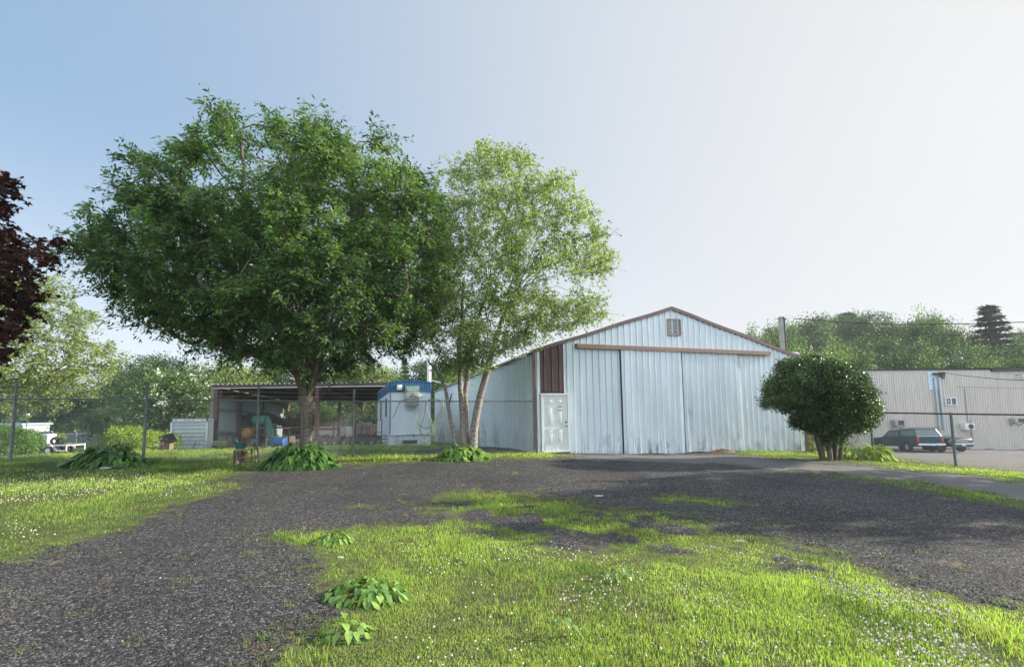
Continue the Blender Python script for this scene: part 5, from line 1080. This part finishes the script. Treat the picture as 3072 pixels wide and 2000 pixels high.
bd = T('blue_barrel', 'blue plastic barrel lying at the foot of the teal slide', 'barrel', 838, 34.2); q = MB(); q.tube([(-.5,0,.42),(-.46,0,.42),(0,0,.42),(.46,0,.42),(.5,0,.42)], [.3,.38,.41,.38,.3], 18); q.build('drum', M_blue, bd, smooth=True); q = MB(); 
for x in (-.2, .2): q.tube([(x-.02,0,.42),(x+.02,0,.42)], .425, 18)
q.build('hoop', M_blue, bd)
ld = T('step_ladder', 'aluminium step ladder standing left of the slide', 'ladder', 809, 34.6)
for x in (-.2, .2): q = MB(); q.bar((x*1.3, 0, 0), (x, .12, 1.5), .04); q.build('rail', M_galv, ld)
for i in range(6): q = MB(); q.bar((-.24, .02+.02*i, .2+.24*i), (.24, .02+.02*i, .2+.24*i), .04); q.build('rung', M_galv, ld)
ym = T('cement_mixer', 'round orange yellow drum of a mixer in the shed', 'mixer', 738, 35.0); q = MB(); q.tube([(-.15,0,.95),(0,0,1.05),(.25,0,1.3),(.42,0,1.5)], [.22,.42,.40,.25], 16); q.build('drum', M_yel, ym, smooth=True); q = MB(); q.bar((0,0,1.1), (-.4,0,0), .07); q.bar((0,0,1.1), (.5,0,0), .07); q.build('stand', M_red, ym)
op = T('wheelbarrow', 'small olive cart loaded with scrap at the left end of the shed', 'cart', 668, 32.5); q = MB(); q.box((0,0,.45), (1.0,.6,.35)); q.build('tray', mat('olive_paint', (.22,.22,.08), .7), op, bevel=.03); q = MB(); q.tube([(.3,0,.62),(.35,0,1.05),(.6,0,1.15),(.8,0,.6)], .03, 6); q.build('handle', M_dark, op)
q = MB(); q.cyl((-.35,-.35,.17), (-.35,-.25,.17), .17, 14); q.build('wheel', M_black, op)
for k, (u, Y_, w, h, m_, nm, lb) in enumerate([(690,34.6,.7,.55,M_wood,'crate','low wooden crate behind the olive cart'),(757,35.6,.5,.8,M_concrete,'sack','grey sack left of the fence post inside the shed'),(775,35.4,.7,.45,M_dark,'toolbox','dark toolbox on the shed floor'),(868,36.5,.8,.9,M_wood,'crate','wooden crate right of the blue barrel'),(893,37,.6,.6,M_dark,'toolbox','dark box just left of the big trunk under the shed')]):
    t = T(nm, lb, nm, u, Y_); q = MB(); q.box((0, 0, h/2), (w, w*.7, h), rz=.2*k); q.build('body', m_, t, bevel=.02); q = MB(); q.box((0, 0, h+.03), (w*.9, w*.6, .05), rz=.2*k+.1); q.build('lid', M_dark, t)
# red racks
rk = T('pallet_rack', 'steel pallet rack with dark red beams behind the big trunk', 'rack', 925, 40)
for v0, v1 in ((1259,1267),(1284,1291)):
    z0, z1 = px(925, v1, 40)[2]-rk.location.z, px(925, v0, 40)[2]-rk.location.z; q = MB(); q.box((0, 0, (z0+z1)/2), (4.3, .08, z1-z0)); q.build('beam', M_red, rk); q = MB(); q.box((0, 1.0, (z0+z1)/2), (4.3, .08, z1-z0)); q.build('beam', M_red, rk)
for x in (-2.2, 2.2):
    for y in (0, 1): q = MB(); q.box((x, y, 1.25), (.09, .07, 2.9)); q.build('upright', M_dark, rk)
# low walls / containers beyond
for u0, u1, v0, Y_, m_, nm, lb in [(925,1037,1281,48,M_concrete,'storage_container','grey low container under the shed roof'),(1038,1059,1279,47.5,M_white,'white_board','bright white board leaning on the grey container'),(1066,1100,1268,47,mat('beige_board', (.36,.28,.24), .8),'plywood_bin','tan plywood bin left of the office trailer'),(1108,1140,1274,49,mat('beige_board2', (.38,.30,.26), .8),'plywood_bin','lower tan bin partly behind the office trailer')]:
    c = at((u0+u1)/2, Y_); w = (u1-u0)/FPX*Y_; h = px((u0+u1)/2, v0, Y_)[2]-c[2]; t = thing(nm, lb, nm.split('_')[-1], c); q = MB(); dp_ = .08 if 'board' in nm else 1.8
    q.box((0, dp_/2, h/2), (w, dp_, h)); q.build('side', m_, t); q = MB(); q.box((0, -.02, h-.03), (w+.04, .05, .07)); q.build('top_edge', m_, t)
# low steel deck with wheels
dk = T('steel_deck', 'long low brown steel deck on dark wheels in front of the containers', 'trailer', 1045, 31.5); q = MB(); zz = px(1045, 1316, 31.5)[2]-dk.location.z; q.box((0, 0, zz), (4.3, 1.6, .24)); q.build('beam', M_brown, dk)
for i in range(7): w = thing('wheel', None, None); w.parent = dk; x = -1.9+.62*i; q = MB(); q.cyl((x, -.75, .28), (x, -.55, .28), .27, 16); q.build('tyre', M_black, w); q = MB(); q.cyl((x, -.77, .28), (x, -.74, .28), .13, 12); q.build('rim', M_galv, w)
rr = random.Random(8); q = MB()
for i in range(60): x = rr.uniform(-2.1, 2.1); q.bar((x, rr.uniform(-.7, .4), zz+.12), (x+rr.uniform(-.25, .25), rr.uniform(-.7, .4), zz+.12+rr.uniform(.02, .22)), .06)
q.build('scrap_metal', M_dark, dk)
oc = T('traffic_cone', 'orange cone stack beyond the deck near the rail', 'cone', 1122, 34); q = MB(); q.cyl((0,0,.05), (0,0,1.3), .13, 12, .03); q.build('body', mat('orange_plastic', (.75,.14,.03), .5), oc); q = MB(); q.box((0,0,.03), (.4,.4,.05)); q.build('base', M_black, oc)
# ------------------------------------------------------------------ flat trailer and things at far left
tr = T('utility_trailer', 'small white two axle flat trailer standing in the grass', 'trailer', 165, 36); q = MB(); L2 = 1.72
tw = .33
for y in (-.75, .75):
    q.bar((-L2, y, .72), (L2, y, .72), .08, .10); q.bar((-L2-.25, y, .35), (-L2*.55, y, .35), .09, .12); q.bar((L2*.52, y, .32), (L2, y, .32), .08, .10)
    for x in (-L2, L2): q.bar((x*.98, y, .3), (x*.98, y, .72), .08)
    for x in (-.36, .42):
        pts = [(x+.42*math.cos(a), y, .36+.42*math.sin(a)) for a in np.linspace(0, math.pi, 11)]
        for i in range(10): q.bar(pts[i], pts[i+1], .24, .04)
for x in (-L2, -.9, 0, .9, L2): q.bar((x, -.75, .70), (x, .75, .70), .07)
q.build('frame', M_white, tr); q = MB(); q.box((0, 0, .77), (2*L2, 1.4, .03)); q.build('deck', M_wood, tr)
for x in (-.36, .42):
    for y in (-.80, .80): w = thing('wheel', None, None); w.parent = tr; q = MB(); q.tube([(x, y-.09, .33), (x, y-.07, .33), (x, y+.07, .33), (x, y+.09, .33)], [.26,.33,.33,.26], 22); q.build('tyre', M_black, w, smooth=True); q = MB(); q.cyl((x, y-.11, .33), (x, y+.11, .33), .19, 18); q.cyl((x, y-.125, .33), (x, y-.11, .33), .05, 10); q.build('rim', M_white, w)
q = MB(); q.box((-.15, -.78, .83), (.16, .05, .07)); q.build('tail_lamp', M_red, tr)
for k, x in enumerate((.28, .78)): t = thing('loose_tyre', 'black tyre lying on the %s of the white trailer bed' % ['middle', 'right end'][k], 'tyre', (tr.location.x+x, tr.location.y-.3, tr.location.z+.80)); q = MB(); q.tube([(.22*math.cos(a), 0, .22+.0+.22*math.sin(a)) for a in np.linspace(0, 6.283, 20)], .085, 8); q.build('ring', M_black, t, smooth=True)
fp = thing('flower_pot', 'yellow green potted plant on the white trailer bed', 'plant', (tr.location.x+.5, tr.location.y-.1, tr.location.z+.8)); q = MB(); q.cyl((0,0,0), (0,0,.22), .12, 12, .16); q.build('pot', M_dark, fp)
rg = np.random.default_rng(4); Pp = ell(30, (0,0,.5), (.42,.3,.28), rg, .5); Dd = Pp-np.array([0,0,.2]); Dd /= np.linalg.norm(Dd, axis=1)[:, None]; a_, b_, c2_ = leaves(Pp, Dd, 22, .1, .10, .05, rg); np_mesh('foliage', a_, b_, L_lime, fp, attr=c2_)
ib = T('water_tank', 'white caged water tank between the clipped bush and the screen fence', 'tank', 137, 46); q = MB(); q.box((0, 0, 1.0), (1.35, 1.0, 1.35)); q.build('tank', M_white, ib, bevel=.08); q = MB()
for i in range(7): x = -.69+.23*i; q.bar((x, -.53, .3), (x, -.53, 1.7), .03)
for i in range(6): q.bar((-.7, -.54, .35+.26*i), (.7, -.54, .35+.26*i), .03)
for x in (-.7, .7):
    for i in range(6): q.bar((x, -.53, .35+.26*i), (x, .53, .35+.26*i), .03)
q.build('cage', M_galv, ib); q = MB(); q.box((0, 0, .15), (1.4, 1.1, .28)); q.build('pallet', M_wood, ib)
wb = T('low_building', 'long low white building with pale blue roof edge at the far left', 'building', 20, 68); c = px(20, 1270, 68)[2]-wb.location.z; q = MB(); q.box((-2.5, 2, c/2-.2), (9.6, 4, c-.2)); q.build('wall', M_white, wb); q = MB(); q.box((-2.5, 1.9, c-.15), (10.2, 4.6, .28)); q.build('roof', mat('pale_blue_roof', (.35,.50,.68), .5), wb)
for x in (-5, -2.5, 1.2): f = MB(); f.box((x, -.03, c*.6), (.9, .06, .8)); fo = f.build('window', M_white, wb); g_ = MB(); g_.box((x, -.07, c*.6), (.75, .02, .65)); g_.build('pane', M_glass, fo)
sp_ = T('lamp_pole', 'thin pole with a square white lamp head above the white roof', 'lamp', 75, 66); c = px(78, 1243, 66)[2]-sp_.location.z; q = MB(); q.cyl((0,0,0), (.15,0,c-.3), .05, 6); q.build('pole', M_galv, sp_); q = MB(); q.box((.2, 0, c), (.34, .3, .34)); q.build('lamp_head', M_white, sp_, bevel=.04)
# ------------------------------------------------------------------ vehicles
def vehicle(root, paint, L, W, prof, win_side, roof, ws, wheels, wr, glass=M_glass):
    "prof: lower body side outline; roof: greenhouse outline (x,z) with taper"
    b_ = MB(); b_.prism(prof, -W/2, W/2, 'y'); b_.build('body', paint, root, bevel=.045)
    n = len(roof); zlo = min(z for _, z in roof); zhi = max(z for _, z in roof); tap = lambda z: .02+.16*(z-zlo)/(zhi-zlo)
    V_ = [(x, -W/2+tap(z), z) for x, z in roof]+[(x, W/2-tap(z), z) for x, z in roof]; g = MB(); g.add(V_, [tuple(range(n)), tuple(range(2*n-1, n-1, -1))]+[(i, i+n, (i+1) % n+n, (i+1) % n) for i in range(n)]); g.build('cabin', paint, root, bevel=.035)
    for poly in win_side:
        for sgn in (-1, 1):
            V2 = [(x, sgn*(W/2-tap(z)+.008), z) for x, z in poly]; V3 = [(x, y-sgn*.02, z) for x, y, z in V2]; m_ = len(poly); g = MB(); g.add(V2+V3, [tuple(range(m_)), tuple(range(m_, 2*m_))]+[(i, (i+1) % m_, (i+1) % m_+m_, i+m_) for i in range(m_)]); g.build('side_window', glass, root)
    for (xa, za, xb, zb3, nme) in ws:
        n_ = Vector((zb3-za, 0, -(xb-xa))).normalized(); 
        if (n_.x > 0) != (xa > 0 if abs(xa) > .5 else n_.x > 0): n_ = -n_
        if nme == 'windscreen': n_ = n_ if n_.z > 0 else -n_
        o_ = n_*.008; y0, y1 = W/2-tap(za)-.07, W/2-tap(zb3)-.07; V2 = [(xa+o_.x, -y0, za+o_.z), (xa+o_.x, y0, za+o_.z), (xb+o_.x, y1, zb3+o_.z), (xb+o_.x, -y1, zb3+o_.z)]; V3 = [(x-n_.x*.02, y, z-n_.z*.02) for x, y, z in V2]
        g = MB(); g.add(V2+V3, [(0,1,2,3),(4,5,6,7),(0,1,5,4),(1,2,6,5),(2,3,7,6),(3,0,4,7)]); g.build(nme, glass, root)
    for x in wheels:
        for sgn in (-1, 1):
            y = sgn*(W/2-.11); w = thing('wheel', None, None); w.parent = root; t_ = MB(); t_.tube([(x, y-.12, wr), (x, y-.09, wr), (x, y+.09, wr), (x, y+.12, wr)], [wr*.84, wr, wr, wr*.84], 24); t_.build('tyre', M_black, w, smooth=True)
            t_ = MB(); yo = y+sgn*.125; t_.cyl((x, y, wr), (x, yo, wr), wr*.6, 18, wr*.55)
            for k in range(5): a = k*1.2566; t_.bar((x, yo, wr), (x+wr*.5*math.cos(a), yo, wr+wr*.5*math.sin(a)), .05, .03)
            t_.build('rim', M_galv, w)
def arch(x0, r, z, n=8): return [(x0+r*math.cos(a), z+r*math.sin(a)) for a in np.linspace(math.pi, 0, n)]
M_tealp = mat('teal_car_paint', (.006,.050,.072), .4, .0, .05, 1, 0, .2); M_darkp = mat('dark_blue_grey_car_paint', (.012,.02,.032), .4, .0, .05, 1, 0, .2); M_chrome = mat('chrome', (.55,.56,.58), .25, .8); M_lamp = mat('clear_lamp', (.6,.6,.58), .15); M_amber = mat('amber_lamp', (.8,.30,.06), .3); M_redl = mat('red_lamp', (.45,.02,.02), .25); M_plate = mat('pale_blue_plate', (.45,.6,.75), .5); M_gtint = mat('tinted_glass', (.15,.20,.19), .15, 0, .1, 1, 0, .3)
# +x is forward for both
rear = at(2790, 33.8); ht = math.radians(90-7.8)
pk = thing('pickup_truck', 'dark teal pickup with bed cap and roof rack facing the beige wall', 'pickup truck', (rear[0]+2.6*math.cos(ht), rear[1]+2.6*math.sin(ht), gz(rear[0]+.3, rear[1]+2.6)+.02), ht)
pk.rotation_euler = (0, math.radians(3.4), ht)
lo = .38
prof = [(-2.6, lo+.12), (-1.95, lo)]+arch(-1.5, .42, lo)+[(1.2, lo)]+arch(1.62, .42, lo)+[(2.15, lo), (2.58, lo+.08), (2.62, .78), (2.52, 1.0), (1.35, 1.10), (1.2, 1.12), (-2.6, 1.12)]
vehicle(pk, M_tealp, 5.2, 1.78, prof, [[(-.62,1.14),(-.62,1.50),(-.22,1.54),(-.22,1.14)], [(-.12,1.14),(-.12,1.55),(.35,1.56),(.92,1.16)], [(-2.42,1.20),(-2.2,1.60),(-.86,1.60),(-.86,1.20)]], [(1.25,1.10),(.55,1.62),(.35,1.66),(-.68,1.66),(-.70,1.70),(-2.15,1.70),(-2.5,1.14)], [(1.17,1.16,.62,1.58,'windscreen'), (-2.47,1.20,-2.20,1.64,'rear_window')], (-1.5, 1.62), .36, M_gtint)
q = MB(); q.box((-2.615, 0, .86), (.03, 1.36, .42)); q.build('tailgate', M_tealp, pk, bevel=.012)
for y in (-.8, .8): q = MB(); q.box((-2.60, y, .93), (.07, .15, .36)); q.build('tail_lamp', M_redl, pk, bevel=.01)
q = MB(); q.box((-2.70, 0, .55), (.16, 1.76, .16)); q.build('rear_bumper', M_chrome, pk, bevel=.02); q = MB(); q.box((-2.79, -.05, .54), (.01, .32, .14)); q.build('number_plate', M_plate, pk)
q = MB(); q.box((2.62, 0, .5), (.14, 1.74, .18)); q.build('front_bumper', M_chrome, pk, bevel=.02)
q = MB(); 
for y in (-.62, .62): q.bar((-2.2, y, 1.80), (.2, y, 1.80), .035); [q.bar((x, y, 1.66), (x, y, 1.80), .03) for x in (-2.1, -.9, .15)]
for x in (-2.1, -.9, .15): q.bar((x, -.7, 1.82), (x, .7, 1.82), .035)
q.build('roof_rack', M_galv, pk)
q = MB(); q.bar((-2.5, -.905, .64), (2.2, -.905, .64), .015, .03); q.bar((-2.5, -.885, 1.15), (-.7, -.885, 1.15), .02, .04); q.bar((-2.2, -.745, 1.69), (-.7, -.745, 1.69), .03, .04); q.bar((-2.53, -.8, 1.16), (-2.53, .8, 1.16), .03, .04); q.bar((-.66, -.83, 1.15), (-.66, -.73, 1.68), .05, .03); q.bar((-2.48, -.87, 1.17), (-2.18, -.75, 1.66), .04, .03); q.build('trim_strip', M_chrome, pk)
fr_ = at(2888, 33.8); sv = thing('parked_suv', 'dark blue grey off road car facing the camera right of the pickup', 'car', (fr_[0]-.35, fr_[1]+2.1, gz(fr_[0], fr_[1]+2)+.02), math.radians(-99)); sv.rotation_euler = (0, math.radians(-3.2), math.radians(-88))
prof = [(-2.2, .45), (-1.8, .40)]+arch(-1.3, .42, .40)+[(.95, .40)]+arch(1.4, .42, .40)+[(2.0, .42), (2.25, .5), (2.3, .85), (2.2, 1.0), (1.0, 1.10), (-2.25, 1.12), (-2.3, .7)]
vehicle(sv, M_darkp, 4.5, 1.76, prof, [[(-2.1,1.16),(-2.0,1.56),(-1.25,1.60),(-1.25,1.16)], [(-1.15,1.16),(-1.15,1.60),(-.35,1.62),(-.35,1.16)], [(-.25,1.16),(-.25,1.62),(.15,1.60),(.72,1.18)]], [(1.0,1.10),(.25,1.66),(.1,1.70),(-2.0,1.68),(-2.25,1.12)], [(.93,1.16,.33,1.60,'windscreen'), (-2.2,1.2,-2.05,1.6,'rear_window')], (-1.3, 1.4), .37, M_gtint)
q = MB(); q.box((2.27, 0, .82), (.06, .95, .20)); q.build('grille', M_black, sv); q = MB(); [q.box((2.305, 0, z), (.02, .95, .03)) for z in (.75, .82, .90)]; q.build('grille_bars', M_chrome, sv)
for y in (-.66, .66):
    q = MB(); q.box((2.25, y, .84), (.08, .30, .18)); q.build('headlight', M_lamp, sv, bevel=.015); q = MB(); q.box((2.22, y*1.28, .80), (.1, .10, .16)); q.build('indicator', M_amber, sv)
q = MB(); q.box((2.34, 0, .60), (.14, 1.76, .12)); q.build('bumper', M_chrome, sv, bevel=.02); q = MB(); q.box((2.42, 0, .53), (.01, .32, .15)); q.build('number_plate', M_plate, sv); q = MB(); q.box((2.28, 0, .46), (.1, 1.6, .16)); q.build('air_dam', M_dark, sv)
q = MB(); q.bar((-1.9, -.6, 1.76), (0, -.6, 1.76), .035); q.bar((-1.9, .6, 1.76), (0, .6, 1.76), .035); q.build('roof_rail', M_galv, sv)
# white van behind the clipped bush
vw = T('white_van', 'white van partly hidden behind the round clipped bush', 'van', 112, 60); vw.rotation_euler = (0, 0, .1)
vehicle(vw, M_white, 4.6, 1.8, [(-2.2,.4),(2.2,.4),(2.35,.9),(1.5,1.15),(-2.25,1.2)], [[(-1.9,1.3),(-1.8,1.85),(.3,1.9),(.9,1.3)]], [(1.4,1.15),(.6,2.05),(-2.1,2.05),(-2.2,1.2)], [(1.33,1.22,.68,1.95,'windscreen')], (-1.3, 1.4), .33)
# ------------------------------------------------------------------ beige warehouse
wy = 41.5; wl = px(2462, 1350, wy); wx0 = wl[0]; wg = gz(55, wy); wh = thing('warehouse', 'long beige ribbed steel warehouse behind the parked cars', 'warehouse', (wx0, wy, wg))
wt = px(2600, 1111, wy)[2]-wg; wt2 = px(3072, 1109, wy)[2]-wg; WL = 34.0
def X_(u): return (u-UC)/FPX*wy-wx0
def Zw(u, v): return px(u, v, wy)[2]-wg
q = ribs(0, WL, lambda x: gz(wx0+x, wy)-wg-.3, lambda x: wt+(wt2-wt)*(x-X_(2600))/(X_(3072)-X_(2600)), .22, rib=.04, wr=.03, minor=False); q.build('front_wall', P_beige, wh)
q = ribs(0, 16, lambda x: -1.0, lambda x: wt, .6, minor=False); q.v = [(yy, x, z) for x, yy, z in q.v]; q.build('side_wall', P_beige, wh)
q = MB(); q.box((WL/2, 8, wt+.03), (WL+.3, 16.3, .08)); xk = 0
while xk < WL: q.box((xk, -.1, wt+.09), (.08, .3, .06)); xk += .44
q.build('roof', M_dark, wh); q = MB(); q.box((X_(3040)+2, -.12, Zw(3000, 1110)), (8, .16, .22)); q.build('gutter', M_dark, wh)
q = MB(); q.box(((X_(2783)+X_(2812))/2, -.045, (Zw(2798, 1114)+Zw(2798, 1169))/2), (X_(2812)-X_(2783), .03, Zw(2798, 1114)-Zw(2798, 1169))); q.build('light_panel', mat('pale_repair_panel', (.55,.66,.72), .5), wh)
for k, u in enumerate((2799, 2812)): q = MB(); zb_2 = Zw(u+18, 1290); q.tube([(X_(u), -.16, Zw(u, 1132)), (X_(u+2), -.16, zb_2), (X_(u+4), -.16, zb_2-1.2)], .085, 10); [q.cyl((X_(u), -.16, z-.03), (X_(u), -.16, z+.03), .11, 10) for z in (Zw(u, 1220), Zw(u, 1275))]; q.build('conduit', mat('silver_conduit', (.45,.52,.6), .35, .6), wh, smooth=True)
q = MB(); rr = random.Random(5); hx0, hz0 = X_(2815), Zw(2815, 1126)
for i in range(12): q.tube([(hx0-.3, -.25, hz0+.2), (hx0+rr.uniform(-.2, .3), -.4, hz0+rr.uniform(-.35, .35)), (hx0+.35, -.25, hz0+rr.uniform(-.3, .3))], .03, 5)
q.cyl((hx0-.6, -.2, hz0+.15), (hx0-.1, -.3, hz0+.12), .11, 10); q.build('service_head', M_dark, wh)
w = thing('window', None, None); w.parent = wh; x0, x1, z0, z1 = X_(2828), X_(2860), Zw(2844, 1214), Zw(2844, 1193); q = MB(); cxw, czw = (x0+x1)/2, (z0+z1)/2
for a_, b_ in (((x0,z0),(x1,z0)),((x0,z1),(x1,z1)),((x0,z0),(x0,z1)),((x1,z0),(x1,z1)),((cxw,z0),(cxw,z1))): q.bar((a_[0], -.08, a_[1]), (b_[0], -.08, b_[1]), .09, .07)
q.build('frame', M_white, w); q = MB(); q.box((cxw, -.06, czw), (x1-x0, .02, z1-z0)); q.build('pane', M_glass, w); q = MB(); q.box(((x0+cxw)/2+.02, -.075, czw), (.03, .02, z1-z0)); q.box(((x0+cxw)/2, -.075, czw), (cxw-x0, .02, .03)); q.build('glazing_bar', M_white, w)
def acbox(u0, u1, v0, v1, lab, mt):
    a = thing('air_conditioner', None, None); a.parent = wh; a['label'] = lab; x0, x1, z0, z1 = X_(u0), X_(u1), Zw(u0, v1), Zw(u0, v0); q = MB(); q.box(((x0+x1)/2, -.28, (z0+z1)/2), (x1-x0, .5, z1-z0)); q.build('casing', mt, a, bevel=.02); return a, x0, x1, z0, z1
for (u0, u1, v0, v1, lab) in ((2660,2687,1259,1276,'rusty window air conditioner left above the pickup'),(3013,3040,1254,1267,'window air conditioner at the far right')):
    a, x0, x1, z0, z1 = acbox(u0, u1, v0, v1, lab, M_ac); q = MB(); q.box(((x0+x1)/2+.12, -.54, (z0+z1)/2), ((x1-x0)*.62, .02, (z1-z0)*.8)); q.build('grille', M_dark, a); q = MB(); q.bar((x0, -.5, z0), (x0, 0, z0-.3), .05); q.bar((x1, -.5, z0), (x1, 0, z0-.3), .05); q.build('bracket', M_wood, a)
a, x0, x1, z0, z1 = acbox(2864, 2892, 1269, 1288, 'white split air conditioner unit with round fan', M_white); q = MB(); q.cyl(((x0+x1)/2+.1, -.55, (z0+z1)/2), ((x0+x1)/2+.1, -.53, (z0+z1)/2), .23, 20); q.build('fan_grille', M_dark, a); q = MB(); q.bar((x1+.15, -.08, z1+.3), (x1+.15, -.08, z0-1.2), .06); q.bar((x1-.1, -.08, Zw(2876, 1165)), (x1-.1, -.08, z1), .05); q.build('pipe', M_galv, a)
for u, v in ((2602, 1131), (3058, 1128)): l = thing('wall_lamp', None, None); l.parent = wh; x, z = X_(u), Zw(u, v); q = MB(); q.tube([(x-.3, 0, z+.1), (x-.15, -.3, z+.15), (x, -.35, z+.05)], .035, 6); q.build('arm', M_galv, l); q = MB(); q.cyl((x, -.35, z+.08), (x+.04, -.45, z-.18), .1, 12, .2); q.build('shade', M_white, l)
for k, (u0, u1) in enumerate(((2905, 2945), (2975, 3045))): c = at((u0+u1)/2, 39.5); t = thing('wheel_stop', 'white concrete parking stop %s' % ['just right of the dark car', 'at the right end of the wall'][k], 'parking stop', c); q = MB(); w_ = (u1-u0)/FPX*39.5; q.prism([(-.12,0),(.12,0),(.08,.16),(-.08,.16)], -w_/2, w_/2, 'x'); q.build('block', M_concrete, t, bevel=.02)
# utility post and wires
up = at(2368, 24.5); uh = px(2368, 950, 24.5)[2]-up[2]; t = thing('utility_post', 'square grey utility post with conduit rising behind the barn roof', 'utility post', up); q = MB(); q.box((-.05, 0, uh/2), (.17, .2, uh)); q.build('post', mat('grey_timber', (.30,.28,.27), .85, 0, .3, 8, .2, stretch=(2, 2, .4)), t)
q = MB(); q.tube([(.11, -.05, 0), (.11, -.05, uh-.3), (.12, -.05, uh-.15), (.03, -.12, uh-.05)], .05, 8); q.build('conduit', M_dark, t, smooth=True); q = MB(); q.bar((-.4, 0, uh-.1), (-.05, 0, uh-.12), .02); q.tube([(.1, 0, uh-.15), (.25, 0, uh-.1), (.35, 0, uh-.2)], .02, 5); q.build('bracket', M_dark, t)
def pc(x, y): return (2250+x*.3486, 880+y*.3486)
cable('power_line', 'dark power line running from the utility post to the right edge', 'power line', [px(*pc(375, 215), 24.5), px(*pc(800, 248), 24), px(*pc(1300, 268), 23.5), px(*pc(1900, 260), 23), px(*pc(2358, 247), 22.5), px(*pc(2900, 220), 22)], .022, M_black)
cable('power_line', 'thinner lower wire across the trees above the warehouse', 'power line', [px(*pc(330, 340), 24.5), px(*pc(1090, 362), 24), px(*pc(1900, 358), 23.5), px(*pc(2358, 346), 23), px(*pc(2900, 330), 22)], .010, M_black)
cable('power_line', 'service wire sagging from the warehouse service head', 'power line', [px(*pc(1650, 678), 41), px(*pc(1850, 708), 36), px(*pc(2120, 735), 31), px(*pc(2358, 747), 27), px(*pc(2700, 750), 24)], .024, M_black)
cable('power_line', 'thin grey wire fixed along the warehouse wall', 'power line', [px(*pc(1780, 800), 41.2), px(*pc(1900, 806), 41.1), px(*pc(2358, 818), 41)], .015, M_dark)
# stray pieces on the lot
for k, (u, v, s, lab) in enumerate([(1795,1490,.09,'pale flat stone on the gravel near the middle grass patch'),(1215,1495,.05,'small brown leaf curled on the gravel below the trunk'),(760,1757,.05,'brown dry leaf on the front gravel'),(640,1655,.06,'white pebble on the gravel in the left foreground'),(530,1810,.05,'white flat chip in the left foreground gravel'),(2220,1625,.07,'white stone at the right edge of the front grass'),(1020,1672,.04,'pale pebble near the small weed')]):
    p = G(u, v); t = thing('stone' if 'leaf' not in lab else 'dry_leaf', lab, 'stone' if 'leaf' not in lab else 'leaf', tuple(p)); q = MB(); rr = random.Random(k); n = 7; top = [(s*(.7+.3*rr.random())*math.cos(i*6.283/n), s*.6*math.sin(i*6.283/n)*(.7+.3*rr.random()), s*.3) for i in range(n)]; q.add([(x*1.1, y*1.1, 0) for x, y, z in top]+top+[(0, 0, s*.4)], [(i, (i+1) % n, (i+1) % n+n, i+n) for i in range(n)]+[(i+n, (i+1) % n+n, 2*n) for i in range(n)]); q.build('surface', M_concrete if 'leaf' not in lab else M_yel, t)

# ------------------------------------------------------------------ air
hm = bpy.data.materials.new('haze'); hm.use_nodes = True; ht_ = hm.node_tree; ht_.nodes.clear(); pv = ht_.nodes.new('ShaderNodeVolumePrincipled'); pv.inputs['Color'].default_value = (.86,.92,1,1); pv.inputs['Density'].default_value = .00045; pv.inputs['Anisotropy'].default_value = .2
ho = ht_.nodes.new('ShaderNodeOutputMaterial'); ht_.links.new(pv.outputs[0], ho.inputs['Volume'])
q = MB(); q.box((0, 150, 10), (900, 600, 64)); h_ = q.build('haze', hm); h_['kind'] = 'stuff'
